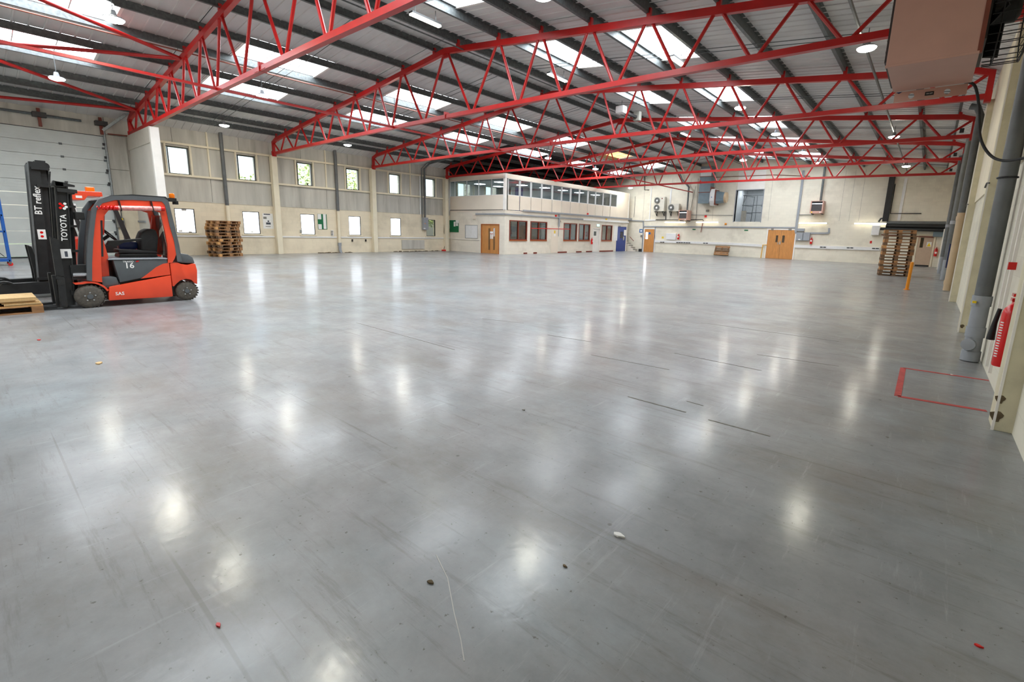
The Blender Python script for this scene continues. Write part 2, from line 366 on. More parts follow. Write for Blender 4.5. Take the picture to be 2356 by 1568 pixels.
# ---- left wall: blockwork below, sheeted panels between rails above, pillars at the trusses
ZB, ZR1, ZR2, ZE = 2.64, 3.83, 5.28, 6.22            # top of blockwork, rails, eaves
ZL0, ZL1, ZU0, ZU1 = 1.088, 2.267, 3.881, 5.122      # lower and upper window rows
WW = .825
DOCK = (-14.9, -10.52, 5.2)                          # dock door opening
wins = []                                            # (y0, row)
for k in range(1, 7):
    for a in (1.331, 4.302): wins.append(YT(k)+a)
wl = struct('wall_left', (0, 0, 0), 'left side wall with cream blockwork below and grey panels above')
T = .25
def wall_strip(ylo, yhi, z0, z1, holes, mb):
    """masonry between ylo..yhi with rectangular holes (y0,y1,hz0,hz1)"""
    y = ylo
    for (h0, h1, a, b) in sorted(holes):
        mb.box((-T, y, z0), (0, h0, z1)); mb.box((-T, h0, z0), (0, h1, a)); mb.box((-T, h0, b), (0, h1, z1)); y = h1
    mb.box((-T, y, z0), (0, yhi, z1))
mb = MB(); wall_strip(DOCK[1], D+.2, 0, ZB, [(y, y+WW, ZL0, ZL1) for y in wins], mb); mb.box((-T, YS-.2, 0), (0, DOCK[0], ZB)); mb.build('blockwork', 'block_left', wl)
mb = MB().box((-T, DOCK[0], DOCK[2]), (-.05, DOCK[1], 6.3)).box((-T, YS-.2, ZB), (-.05, DOCK[0], 6.3)); mb.build('door_head_panel', 'panel_grey', wl)
for k in range(0, 7):
    y0 = max(YT(k)+.15, DOCK[1]+.02) if k == 0 else YT(k)+.15
    y1 = YT(k+1)-.15 if k < 6 else D
    if k == 0:
        for a, b in ((ZB, ZR1), (ZR1, ZR2), (ZR2, ZE)): MB().box((-.12, y0, a+.01), (-.04, y1, b-.01)).build('cladding_panel', 'panel_grey', wl)
        continue
    ym = (y0+y1)/2; w1, w2 = wins[2*(k-1)], wins[2*(k-1)+1]
    for a, b, segs in ((ZB, ZR1, ((y0, ym), (ym, y1))), (ZR2, ZE, ((y0, (y0+ym)/2), ((y0+ym)/2, ym), (ym, (ym+y1)/2), ((ym+y1)/2, y1))),
                       (ZR1, ZR2, ((y0, w1-.08), (w1+WW+.08, ym), (ym, w2-.08), (w2+WW+.08, y1)))):
        for s0, s1 in segs: MB().box((-.12, s0+.008, a+.01), (-.04+random.uniform(-.006, .006), s1-.008, b-.01)).build('cladding_panel', 'panel_grey', wl)
    for w_ in (w1, w2):      # framed strips above and below each upper window and its jambs
        MB().box((-.12, w_-.07, ZR1+.01), (-.035, w_+WW+.07, ZU0-.03)).build('cladding_panel', 'panel_grey', wl)
        MB().box((-.12, w_-.07, ZU1+.03), (-.035, w_+WW+.07, ZR2-.01)).build('cladding_panel', 'panel_grey', wl)
        for jy in (w_-.13, w_+WW+.05): MB().box((-.1, jy, ZR1), (.03, jy+.08, ZR2)).build('window_jamb', 'cream_paint', wl)
    MB().box((-.1, ym-.035, ZR1), (.02, ym+.035, ZE-.1)).build('batten', 'cream_paint', wl)
MB().box((-.03, 8.85, 5.42), (.03, D-.02, ZE+.1)).build('void_shade', 'void_shade', wl)  # black strip: shade above the office put into the wall colour
for zz in (ZR1, ZR2): MB().box((-.1, YT(1)+.2, zz-.045), (.07, 8.7, zz+.05)).build('wall_rail', 'cream_paint', wl)
MB().box((-.02, YT(1)+.2, ZB-.03), (.02, 8.7, ZB+.02)).build('wall_rail', 'panel_grey', wl)
for k in range(2, 5): MB().box((-.05, YT(k)-.14, 0), (.3, YT(k)+.14, 5.3)).build('pillar', 'cream_paint', wl, bevel=.008)
MB().box((-.35, YS-.2, ZB), (-.13, D+.2, ZE+.15)).box((-.35, YS-.2, 0), (-T-.01, DOCK[0], ZB)).xf(Matrix.Translation((0, 0, 0)))
# outer skin closes the gaps behind the panels (window holes left open)
mb = MB(); y = DOCK[1]
for w_ in wins: mb.box((-.3, y, ZB), (-.13, w_, ZE+.2)); mb.box((-.3, w_, ZB), (-.13, w_+WW, ZU0)); mb.box((-.3, w_, ZU1), (-.13, w_+WW, ZE+.2)); y = w_+WW
mb.box((-.3, y, ZB), (-.13, D+.2, ZE+.2)).box((-.3, YS-.2, ZB), (-.26, DOCK[1], ZE+.2)); mb.build('outer_skin', 'panel_grey', wl)
# windows
def wall_window(n, y, z0, z1, pane, sill):
    w = struct(f'window_{n}', (0, y+WW/2, z0))
    m = MB(); t = .035
    m.box((-.1, y, z0), (-.02, y+t, z1)).box((-.1, y+WW-t, z0), (-.02, y+WW, z1)).box((-.1, y+t, z0), (-.02, y+WW-t, z0+t)).box((-.1, y+t, z1-t), (-.02, y+WW-t, z1)); m.build('frame', 'dark_frame', w)
    MB().box((-.07, y+t, z0+t), (-.062, y+WW-t, z1-t)).build('pane', pane, w)
    if sill: MB().box((-.05, y-.1, z0-.07), (.05, y+WW+.1, z0-.005)).build('sill', 'cream_paint', w)
n = 0
for i, y in enumerate(wins):
    for row in (0, 1):
        n += 1; z0, z1 = ((ZL0, ZL1), (ZU0, ZU1))[row]
        wall_window(n, y, z0, z1, 'glass' if row else ('window_white' if i < 5 else 'glass_dark'), row == 0)
# stickers at the bottom of the frosted panes
for (u, v, s) in ((416, 531, .16), (439, 534, .14), (424, 482, .2), (581, 533, .13)):
    p = onx(u, v, 0); one(MB().box((-.06, p.y-s/2, p.z-s*.35), (-.052, p.y+s/2, p.z+s*.35)), 'window_sticker', 'paper', {(416, 531): 'small pale sticker low on the pane beside the forklift, left one', (439, 534): 'small pale sticker low on the pane beside the forklift, right one', (424, 482): 'pale sticker at the top of the pane beside the forklift', (581, 533): 'pale sticker on the frosted pane by the left pallet stack'}[(u, v)], 'sticker')

# ---- dock door (sectional, grey) with its track, shaft and brackets
dd = struct('door_1', (0, (DOCK[0]+DOCK[1])/2, 0), 'tall grey sectional dock door in the left wall')
nP = 10; ph = (DOCK[2]-.06)/nP
for i in range(nP):
    z = .06+i*ph; m = MB()
    m.box((-.16, DOCK[0], z+.006), (-.1, DOCK[1]-.06, z+ph-.006))
    for j in range(1, 5): m.box((-.1, DOCK[0], z+j*ph/5-.006), (-.094, DOCK[1]-.06, z+j*ph/5+.006))
    m.build('door_section', 'door_grey', dd)
    if i: 
        for yy in (DOCK[1]-.1, DOCK[1]-1.45): MB().box((-.1, yy-.05, z-.04), (-.07, yy+.05, z+.04)).build('hinge', 'galv', dd)
MB().box((-.2, DOCK[0], 0), (-.08, DOCK[1], .05)).build('seal', 'black', dd)
MB().box((-.2, DOCK[0], DOCK[2]-.02), (-.06, DOCK[1], DOCK[2]+.07)).build('top_seal', 'black', dd)
MB().box((-.12, DOCK[1]-.06, 0), (.02, DOCK[1], DOCK[2]+.25)).build('track', 'galv_bright', dd)
m = MB()
for i in range(9): m.box((-.02, DOCK[1]-.13, .4+i*.55), (.03, DOCK[1]-.05, .5+i*.55))
m.build('roller_bracket', 'dark_frame', dd)
MB().tube([(.14, -15.2, 5.69), (.14, -12.7, 5.69)], .05).build('spring_shaft', 'galv', dd)
MB().tube([(.14, -12.3, 5.68), (.14, -11.25, 5.68)], .05).build('spring_shaft', 'galv', dd)
for yy, mt in ((-12.48, 'orange_deep'), (-10.62, 'orange_deep')):
    MB().box((-.04, yy-.05, 5.25), (.05, yy+.05, 5.95)).build('shaft_bracket', 'mahogany', dd); MB().box((-.04, yy-.2, 5.6), (.25, yy+.2, 5.78)).build('bearing_block', 'black_steel', dd)
p, q = onx(237, 300, .2), onx(300, 256, .6)
MB().bar(p, q, .06, .1).build('track_strut', 'galv_bright', dd)
MB().bar((.1, -10.45, 5.3), (.1, -9.75, 5.32), .05, .05).build('track_strut', 'copper', dd)
# side wall of the dock bay (the stub wall under the nearest truss)
sw = struct('wall_dock_side', (1.9, YT(1), 0), 'stub wall beside the dock door, grey with a pale painted end')
MB().box((0, YT(1)-.06, 0), (3.8, YT(1)+.1, 4.72)).build('face', 'fin_grey', sw)
MB().box((0, YT(1)-.1, 4.72), (3.8, YT(1)+.14, 5.33)).build('head', 'liner_white', sw)
MB().box((3.8, YT(1)-.12, 0), (3.98, YT(1)+.18, 5.3)).build('end_post', 'white_paint', sw, bevel=.008)

# ---- back wall with openings
REC = (15.33, 17.43, 2.9, 5.43)
bk = struct('wall_back', (XC, D, 0), 'cream painted blockwork end wall under the roof slope')
m = MB(); x0, x1, z0, z1 = REC
m.box((-.3, D, 0), (x0, D+.25, 5.43)).box((x1, D, 0), (W+.2, D+.25, 5.43)).box((x0, D, 0), (x1, D+.25, z0))
m.prism([(-.3, 5.43), (W+.2, 5.43), (W+.2, zlin(W)+.2), (XC, zlin(XC)+.3), (-.3, zlin(0)+.2)], 'y', D, D+.25); m.build('blockwork', 'block_back', bk)
MB().box((x0+.03, D-.02, z1), (x1+.03, D+.01, 6.95)).build('white_panel', 'white_paint', bk)
m = MB(); m.box((x0-.06, D-.04, z0-.05), (x0, D+.3, z1)).box((x1, D-.04, z0-.05), (x1+.06, D+.3, z1)).box((x0-.06, D-.04, z1), (x1+.06, D+.3, z1+.06)); m.build('opening_trim', 'grey_trunk', bk)
m = MB(); m.box((x0, D+3.0, z0), (x1+.6, D+3.1, z1+.5)).box((x0-.1, D+.25, z0), (x0, D+3.0, z1+.3)).box((x1+.5, D+.25, z0), (x1+.6, D+3.0, z1+.3)); m.build('recess_wall', 'office_in', bk)
MB().box((x0-.1, D+.25, z0-.1), (x1+.6, D+3.1, z0)).build('recess_floor', 'grey_trunk', bk); MB().box((x0-.1, D+.25, z1+.2), (x1+.6, D+3.1, z1+.3)).build('recess_ceiling', 'office_in', bk); MB().box((x0+.3, D+.9, z1+.17), (x1-.2, D+1.5, z1+.2)).build('recess_fill_lamp', 'lamp_panel', bk)  # unseen lamp panel added to brighten the recess
for xx in (6.9, 9.6, 11.35, 13.5, 18.0, 22.9, 23.5, 24.1): MB().box((xx, D-.004, 3.0), (xx+.014, D, 6.6)).build('movement_joint', 'concrete', bk)
tag(MB().box((-.3, YS-.25, 0), (W+.2, YS, 6.0)).prism([(-.3, 6.0), (W+.2, 6.0), (W+.2, zlin(W)+.2), (XC, zlin(XC)+.3), (-.3, zlin(0)+.2)], 'y', YS-.25, YS).build('wall_front', 'block_back'), kind='structure')

# ---- right wall: pillars, blockwork below, lining above
wr = struct('wall_right', (XR, 0, 0), 'right side wall with pillars, cream blockwork below and lining above')
MB().box((XR, YS-.2, 0), (XR+.25, D+.2, 2.72)).build('blockwork', 'block_right', wr)
MB().box((XR-.03, YS-.2, 2.72), (XR+.25, D+.2, ZE+.15)).build('lining', 'cream_paint', wr)
for k in range(-1, 7):
    y = YT(k)+.2
    px_ = 29.03 if k == 1 else 29.0
    MB().box((px_, y, 0), (XR+.02, y+.32, 5.35)).build('pillar', 'pillar_paint', wr, bevel=.006)
    MB().box((px_-.007, y-.004, 0), (px_+.012, y+.012, 5.34)).build('corner_bead', 'white_paint', wr)
# spalled patches low on the near pillar
for (yy, zz, s) in ((YT(1)+.197, .29, .032), (YT(1)+.197, .13, .042), (YT(2)+.197, .12, .03)):
    m = MB(); m.prism([(29.04+s*math.cos(a)*(1+.3*math.sin(3*a)), zz+s*1.2*math.sin(a)*(1+.2*math.cos(5*a))) for a in [i*math.pi/6 for i in range(12)]], 'y', yy, yy+.002); m.build('spalled_patch', 'dirt', wr)

# ---- roof sheets, rooflights
rib = .333
def sheet(parent, xa, xb, y0, y1):
    """ribbed liner sheet between two purlins; ribs run up the slope"""
    prof = []; y = y0
    while y < y1-1e-6:
        e = min(y+rib, y1); prof += [(y, 0.0), (max(y, e-.07), 0.0), (max(y, e-.055), -.022), (max(y, e-.02), -.022), (max(y, e-.006), 0.0)]; y = e
    prof.append((y1, 0.0)); vs_, fs = [], []
    for (y, dz) in prof: vs_ += [(xa, y, zlin(xa)+dz), (xb, y, zlin(xb)+dz)]
    for i in range(len(prof)-1): fs.append((2*i, 2*i+1, 2*i+3, 2*i+2))
    o = len(vs_); vs_ += [(xa, y0, zlin(xa)+.06), (xb, y0, zlin(xb)+.06), (xb, y1, zlin(xb)+.06), (xa, y1, zlin(xa)+.06)]; fs.append((o, o+1, o+2, o+3))
    return MB().add(vs_, fs).build('roof_sheet', 'void_shade' if (y0 > 8 and xb < 7.1) else 'liner', parent)  # sheets over the office are coloured black as painted shade
cl = {-1: struct('ceiling_left', (XC/2, 0, 6.8), 'left roof slope of pale ribbed liner sheets with rooflights'), 1: struct('ceiling_right', (XC*1.5, 0, 6.8), 'right roof slope of pale ribbed liner sheets with rooflights')}
edges = [0.0]+OFFS+[XC+.34]
bays = [(YT(k), YT(k+1)) for k in range(-1, 6)]+[(YT(6), D)]
for sd in (-1, 1):
    for i in range(len(edges)-1):
        xa, xb = sorted((XC+sd*edges[i], XC+sd*edges[i+1]))
        gap = (i in (2, 4)) if sd < 0 else (i in (1, 3))
        for bi, (y0, y1) in enumerate(bays):
            if not gap: sheet(cl[sd], xa, xb, y0, y1); continue
            ya, yb = y0+1.32, min(y0+4.32, y1-.3)
            sheet(cl[sd], xa, xb, y0, ya); sheet(cl[sd], xa, xb, yb, y1)
            m = MB(); z = lambda x: zlin(x)
            for yy in (ya, yb-.08): m.add([(xa, yy, z(xa)-.03), (xb, yy, z(xb)-.03), (xb, yy+.08, z(xb)-.03), (xa, yy+.08, z(xa)-.03), (xa, yy, z(xa)+.06), (xb, yy, z(xb)+.06), (xb, yy+.08, z(xb)+.06), (xa, yy+.08, z(xa)+.06)], [(0, 3, 2, 1), (4, 5, 6, 7), (0, 1, 5, 4), (1, 2, 6, 5), (2, 3, 7, 6), (3, 0, 4, 7)])
            rl = m.build('rooflight', 'white_paint', cl[sd])
            np_ = 3
            for j in range(np_):
                p0, p1 = ya+.08+j*(yb-ya-.16)/np_, ya+.08+(j+1)*(yb-ya-.16)/np_
                MB().add([(xa, p0+.012, z(xa)+.03), (xb, p0+.012, z(xb)+.03), (xb, p1-.012, z(xb)+.03), (xa, p1-.012, z(xa)+.03)], [(0, 1, 2, 3)]).build('pane', 'rooflight_dirty' if (sd < 0 and i == 2 and bi == 6) else 'rooflight', rl)
                if j: MB().bar((xa, p0, z(xa)+.02), (xb, p0, z(xb)+.02), .03, .04).build('glazing_bar', 'white_paint', rl)
            m = MB()         # safety mesh wires below the panes
            for j in range(1, 3): xx = xa+(xb-xa)*j/3; m.tube([(xx, ya, z(xx)-.01), (xx, yb, z(xx)-.01)], .006, 4)
            m.build('safety_wire', 'galv', rl)

for sd, x0_, x1_ in ((-1, -.13, .66), (1, XR-.02, 28.55)):
    for (y0, y1) in bays:
        m = MB()
        m.add([(x0_, y0, 5.97), (x1_, y0, 6.235), (x1_, y1, 6.235), (x0_, y1, 5.97), (x0_, y0, 5.99), (x1_, y0, 6.255), (x1_, y1, 6.255), (x0_, y1, 5.99)], [(0, 3, 2, 1), (4, 5, 6, 7), (0, 1, 5, 4), (1, 2, 6, 5), (2, 3, 7, 6), (3, 0, 4, 7)])
        for j in range(1, 18): yy = y0+(y1-y0)*j/18; m.add([(x0_, yy, 5.955), (x1_, yy, 6.22), (x1_, yy+.03, 6.22), (x0_, yy+.03, 5.955), (x0_, yy, 5.975), (x1_, yy, 6.24), (x1_, yy+.03, 6.24), (x0_, yy+.03, 5.975)], [(0, 3, 2, 1), (0, 1, 5, 4), (2, 3, 7, 6), (3, 0, 4, 7)])
        m.build('eaves_sheet', 'liner' if y0 < 8 or sd > 0 else 'void_shade', cl[sd])  # far left eaves take the same painted shade

# ---- purlins, each one thing
def zsec(x, sd):
    z = ztop(x)+.09; t = .014; f = .07; h = .22
    return [(x-t/2, z), (x+t/2, z), (x+t/2, z+h), (x+t/2+f*sd, z+h), (x+t/2+f*sd, z+h+t), (x-t/2, z+h+t), (x-t/2, z+t), (x-t/2-f*sd, z+t), (x-t/2-f*sd, z)] if sd > 0 else \
           [(x+t/2, z), (x-t/2, z), (x-t/2, z+h), (x-t/2-f, z+h), (x-t/2-f, z+h+t), (x+t/2, z+h+t), (x+t/2, z+t), (x+t/2+f, z+t), (x+t/2+f, z)]
ORD = ['first', 'second', 'third', 'fourth', 'fifth', 'sixth', 'seventh', 'eighth', 'ninth', 'tenth']
PURL = [13.9]+OFFS[::-1]+[.62]
for sd, nm in ((-1, 'left'), (1, 'right')):
    for i, o in enumerate(PURL):
        x = XC+sd*o
        one(MB().prism(zsec(x, sd), 'y', YS+.05, D-.02), 'purlin', 'galv', f'dark galvanised roof purlin, {ORD[i]} one up from the {nm} eaves', 'purlin', 'roof purlins')
# anti-sag rods between purlins at mid bay
for bi in range(1, 7):
    for sd in (-1, 1):
        for j in (0, 1):
            y = (YT(bi)+YT(bi+1))/2+(j-.5)*.3 if bi < 6 else (YT(6)+D)/2+(j-.5)*.3
            xs = [XC+sd*PURL[i] for i in range(len(PURL))]
            if j: xs = xs[::1]
            tag(MB().tube([(xs[0], y, ztop(xs[0])+.075), (xs[-1], y, ztop(xs[-1])+.075)], .011, 5).build('sag_rod', 'galv'), f'thin {["nearer", "farther"][j]} sag rod under the {"left" if sd < 0 else "right"} roof slope, {ORD[bi-1]} bay from the forklift', 'rod', 'sag rods')

# ---- red roof trusses
def build_truss():
    y = 0.0; t = thing('roof_truss', '', 'truss', (XC, 0, 5.3), 'red roof trusses')
    zb = lambda o: 5.385+.115*(1-(o/14.33)**2)       # centre of the bottom chord
    nodes_t = [0]+OFFS+[14.33]; nodes_b = [1.29, 3.37, 5.08, 6.79, 8.5, 10.2, 11.91, 13.53]
    for sd in (-1, 1):
        MB().bar((XC, y, ztop(XC)-.085), (XC+sd*14.0, y, ztop(XC+14.0)-.085), .13, .17).bar((XC+sd*13.98, y, ztop(XC+14)-.085), (XC+sd*14.36, y, 5.93), .13, .15).build('top_chord', 'red', t)
        MB().bar((XC+sd*14.33, y, 5.32), (XC+sd*14.33, y, 6.0), .13, .13, (0, 1, 0)).build('end_post', 'red', t)
        MB().box((XC+sd*14.26, y-.1, 5.24), (XC+sd*14.4, y+.1, 5.5)).build('end_plate', 'red', t)
        pts = [(XC+sd*o, y, zb(o)) for o in (0, 3.6, 7.2, 10.8, 14.33)]; m = MB()
        for a, b in zip(pts, pts[1:]): m.bar(a, b, .14, .13)
        m.build('bottom_chord', 'red', t)
        for i, ob in enumerate(nodes_b):
            for o2, sg in ((nodes_t[i], 1), (nodes_t[i+1], -1)):
                a = V3((XC+sd*(ob-sg*.09), y, zb(ob)+.05)); b = V3((XC+sd*(o2+sg*(.1 if o2 < 14.2 else .05)), y, (ztop(XC+o2)-.14) if o2 < 14.2 else 5.95))
                MB().tube([a, b], .042, 8).build('web_member', 'red', t, smooth=40)
        for o in PURL: x = XC+sd*o; MB().box((x-.05, y-.045, ztop(x)-.01), (x+.05, y+.045, ztop(x)+.2)).build('purlin_cleat', 'red', t)
    MB().box((XC-.16, y-.03, ztop(XC)-.3), (XC+.16, y+.03, ztop(XC)-.05)).build('ridge_plate', 'red', t)
    MB().box((XC-.32, y-.08, zb(0)-.05), (XC+.32, y+.08, zb(0)-.035)).box((XC-.03, y-.1, zb(0)-.07), (XC+.03, y+.1, zb(0)+.15)).build('splice', 'red', t)
    return t
TL = {1: 'nearest red lattice roof truss, its end over the stub wall beside the dock door', 2: 'second red roof truss from the camera, starting above the left pallet stack', 3: 'third red roof truss from the camera, running behind the big heater', 4: 'fourth red roof truss, ending above the office front', 5: 'fifth red roof truss, crossing above the office roof', 6: 'farthest red roof truss, nearest to the back wall'}
tr0 = build_truss(); tr0.location = (XC, YT(1), 5.3); tr0['label'] = TL[1]
for k in range(2, 7): c = copy_tree(tr0); c.location = (XC, YT(k), 5.3); c['label'] = TL[k]

# ---- red longitudinal tie, bracing tubes, brown pipe under the purlins
one(MB().bar((11.55, -17, 5.52), (11.55, D-.02, 5.4), .07, .07), 'longitudinal_tie', 'red', 'long red tie bar running down the hall along the truss bottoms', 'tie bar')
def onroof(u, v, dz):
    d = ray(u, v); a = 7.70-.111*XC+dz; t = (a+.111*CAM.x-CAM.z)/(d.z-.111*d.x); return CAM+d*t
for (a, b, lab) in (((8.5, ztop(8.5)-.12), (97, 0), 'upper'), ((8.5, ztop(8.5)-.12), (0, 98), 'lower')):
    p = V3((a[0], YT(1)-.05, a[1])); q = onroof(*b, -.12); q = p+(q-p)*1.25
    one(MB().tube([p, q], .055, 10), 'brace_tube', 'red', f'red round bracing tube in the upper left, {lab} of the high pair', 'brace', 'bracing tubes', smooth=40)
for (b, lab) in (((0, 140), 'upper'), ((0, 223), 'lower')):
    p = V3((1.95, YT(1)-.05, ztop(1.95)-.12)); q = onroof(*b, -.12); q = p+(q-p)*1.25
    one(MB().tube([p, q], .055, 10), 'brace_tube', 'red', f'red bracing tube above the dock door, {lab} of the low pair', 'brace', 'bracing tubes', smooth=40)
one(MB().tube([(8.9, -16, 7.02), (8.9, 20, 7.02)], .022, 6), 'service_pipe', 'copper', 'thin brown service pipe slung under the left purlins', 'pipe')
one(MB().tube([(15.6, -8, 7.45), (15.6, D-.3, 7.45)], .02, 6), 'conduit', 'galv', 'thin grey lighting conduit hung just right of the ridge', 'conduit')
one(MB().tube([(26.5, -8, 6.2), (26.5, D-.3, 6.2)], .035, 6), 'conduit', 'grey_pipe', 'grey lighting conduit under the right eaves purlins', 'conduit')

# ================================================================== COUNTERBALANCE FORKLIFT (side facing the camera at x = FX)
FX = 16.42; FW = 1.06; FC = FX-FW/2
fk = thing('forklift', 'orange and dark grey counterbalance forklift with cab guard, parked by the dock door', 'forklift', (FC, -13.0, 0))
def both(f):                                                       # near and far side twins
    f(FX, 1); f(FX-FW, -1)
def arc(cx, cz, r, a0, a1, n=8): return [(cx+r*math.cos(math.radians(a0+(a1-a0)*i/n)), cz+r*math.sin(math.radians(a0+(a1-a0)*i/n))) for i in range(n+1)]
# wheels
def wheel(parent, x, y, z, r, w, sd, bolts=5):
    prof = [(r*.60, 0), (r*.72, w*.02), (r*.90, w*.05), (r*.98, w*.16), (r, w*.3), (r, w*.7), (r*.98, w*.84), (r*.9, w*.95), (r*.6, w)]
    t = MB().lathe(prof, (x, y, z), (-sd, 0, 0), 28).build('tyre', 'rubber', parent, smooth=50)
    m = MB()
    for i in range(22):
        a = 2*math.pi*i/22; c = V3((x-sd*w*.5, y+math.cos(a)*r*.983, z+math.sin(a)*r*.983)); m.bar(c+V3((w*.4, .012, 0)), c-V3((w*.4, -.012, 0)), .03, .014, V3((0, math.cos(a), math.sin(a))))
    m.build('tread', 'rubber', t)
    h = MB().lathe([(.02, -.012), (r*.2, -.012), (r*.24, .012), (r*.5, .02), (r*.55, .0), (r*.61, .004), (r*.61, .05), (.02, .05)], (x, y, z), (-sd, 0, 0), 24).build('rim', 'forklift_grey', parent, smooth=40)
    m = MB()
    for i in range(bolts): a = 2*math.pi*i/bolts+.3; m.lathe([(.014, -.012), (.014, .02)], (x, y+math.cos(a)*r*.36, z+math.sin(a)*r*.36), (-sd, 0, 0), 8)
    m.build('wheel_nut', 'chrome', h)
for sd in (1, -1):
    xx = FX if sd > 0 else FX-FW
    wheel(fk, xx, -13.755, .213, .213, .2, sd); wheel(fk, xx-.03*sd, -12.24, .197, .197, .18, sd)
# chassis and body
MB().box((FX-FW+.12, -13.6, .12), (FX-.12, -12.3, .5)).build('chassis', 'black_steel', fk)
MB().prism([(-13.50, .115), (-12.50, .105), (-12.495, .55), (-13.47, .375), (-13.49, .25)], 'x', FX-FW, FX).build('side_panel', 'orange', fk, bevel=.018, smooth=40)
MB().prism([(-12.485, .56), (-12.485, .795), (-12.34, .80), (-12.30, .77), (-12.18, .745), (-12.10, .77), (-12.045, .765), (-12.025, .62), (-12.05, .33), (-12.10, .36), (-12.15, .43), (-12.24, .455), (-12.34, .43), (-12.42, .36), (-12.46, .31), (-12.485, .32)], 'x', FX-FW+.01, FX-.01).build('counterweight', 'orange', fk, bevel=.02, smooth=40)
MB().prism([(-12.335, .79), (-12.33, .95), (-12.27, .985), (-12.15, .965), (-12.07, .90), (-12.04, .77)], 'x', FX-FW+.06, FX-.04).build('rear_cover', 'forklift_grey', fk, bevel=.03, smooth=50)
MB().prism([(-13.30, .45), (-13.36, .88), (-12.53, .87), (-12.515, .80), (-12.515, .60), (-12.98, .515)], 'x', FX-FW+.02, FX-.015).build('battery_hood', 'forklift_grey', fk, bevel=.012, smooth=40)
MB().prism([(-12.98, .505), (-12.50, .56), (-12.50, .80), (-12.60, .785), (-12.72, .72), (-12.86, .60)], 'x', FX-.03, FX-.004).build('body_flash', 'orange', fk)
MB().prism([(-13.43, .885), (-13.41, .91), (-12.52, .90), (-12.52, .875)], 'x', FX-FW+.01, FX).build('hood_lid', 'grey_trunk', fk, bevel=.006)
MB().prism([(-13.56, .37), (-13.56, .56), (-13.44, .575), (-13.34, .55), (-13.31, .42)], 'x', FX-.42, FX-.04).build('step', 'forklift_grey', fk, bevel=.02, smooth=40)
MB().box((FX-FW+.05, -13.6, .36), (FX-.05, -13.3, .42)).build('floor_plate', 'forklift_grey', fk)
def fend(x, sd):
    o = arc(-13.75, .21, .285, 20, 118, 10); i = arc(-13.75, .21, .255, 20, 118, 10); o[-1] = (-13.95, .475); i[-1] = (-13.93, .45)
    MB().strip(o, i, 'x', x, x-sd*.24).build('fender', 'orange', fk, smooth=50)
both(fend)
# overhead guard: orange inner ring, grey outer trim, on both sides
gi = [(-13.70, .50), (-13.66, .85), (-13.60, 1.25), (-13.53, 1.62), (-13.49, 1.80), (-13.40, 1.93), (-13.22, 2.00), (-12.95, 2.02), (-12.50, 2.02), (-12.455, 1.95), (-12.42, 1.55), (-12.375, 1.25), (-12.36, .98), (-12.40, .88), (-12.45, .80)]
gn = [(-13.56, .47), (-13.535, .85), (-13.48, 1.25), (-13.425, 1.55), (-13.40, 1.70), (-13.33, 1.80), (-13.20, 1.86), (-12.95, 1.87), (-12.70, 1.86), (-12.54, 1.80), (-12.505, 1.45), (-12.49, 1.16), (-12.50, .95), (-12.51, .87), (-12.52, .80)]
def guard(x, sd): MB().strip(gi, gn, 'x', x, x-sd*.07).build('guard_frame', 'orange', fk, bevel=0)
both(guard)
ti = [(-13.765, .52), (-13.735, .85), (-13.675, 1.25), (-13.60, 1.62), (-13.55, 1.83), (-13.45, 1.985), (-13.25, 2.075), (-12.95, 2.10), (-12.46, 2.10), (-12.39, 2.04), (-12.335, 1.55), (-12.295, 1.15), (-12.28, .82)]
tn = [(-13.70, .50), (-13.66, .85), (-13.60, 1.25), (-13.53, 1.62), (-13.49, 1.80), (-13.40, 1.93), (-13.22, 2.00), (-12.95, 2.02), (-12.50, 2.02), (-12.455, 1.95), (-12.42, 1.55), (-12.375, 1.25), (-12.36, .82)]
def trim(x, sd): MB().strip(ti, tn, 'x', x+sd*.012, x-sd*.09).build('guard_trim', 'forklift_grey', fk)
both(trim)
MB().strip([(-13.45, 1.99), (-13.25, 2.085), (-12.95, 2.125), (-12.42, 2.12), (-12.37, 2.06)], [(-13.42, 1.95), (-13.24, 2.05), (-12.95, 2.09), (-12.43, 2.085), (-12.41, 2.04)], 'x', FX-FW+.02, FX-.02).build('guard_roof', 'dark_frame', fk)
for xx in (FX-.3, FX-.55, FX-.8): MB().bar((xx, -13.4, 1.93), (xx, -12.45, 2.03), .05, .04).build('roof_bar', 'forklift_grey', fk)
MB().strip([(-13.70, .55), (-13.66, .85), (-13.60, 1.25), (-13.53, 1.62), (-13.49, 1.80)], [(-13.69, .55), (-13.65, .85), (-13.59, 1.25), (-13.52, 1.62), (-13.48, 1.80)], 'x', FX-FW+.08, FX-.08).build('windscreen', 'perspex', fk)
MB().prism([(-13.66, .45), (-13.62, .95), (-13.50, 1.30), (-13.44, 1.30), (-13.40, .95), (-13.43, .45)], 'x', FX-FW+.12, FX-.14).build('front_cowl', 'orange', fk, bevel=.02, smooth=40)
MB().prism([(-13.52, .95), (-13.46, 1.62), (-13.43, 1.62), (-13.49, .95)], 'x', FX+.002, FX-.02).build('grab_slot', 'dark_frame', fk)
MB().tube([(FX-.1, -13.37, 1.83), (FX-.12, -13.43, 1.35)], .012, 6).build('grab_rail', 'orange_deep', fk)
MB().tube([(FC, -13.45, 1.2), (FC, -13.3, 1.32)], .03, 8).build('steering_column', 'black', fk)
sw_ = MB(); c0 = V3((FC, -13.28, 1.34)); ax = V3((0, .75, .66)); e1 = V3((1, 0, 0)); e2 = ax.cross(e1)
sw_.tube([c0+.15*(math.cos(a)*e1+math.sin(a)*e2) for a in [i*math.pi/10 for i in range(21)]], .014, 6); sw_.build('steering_wheel', 'black', fk, smooth=60)
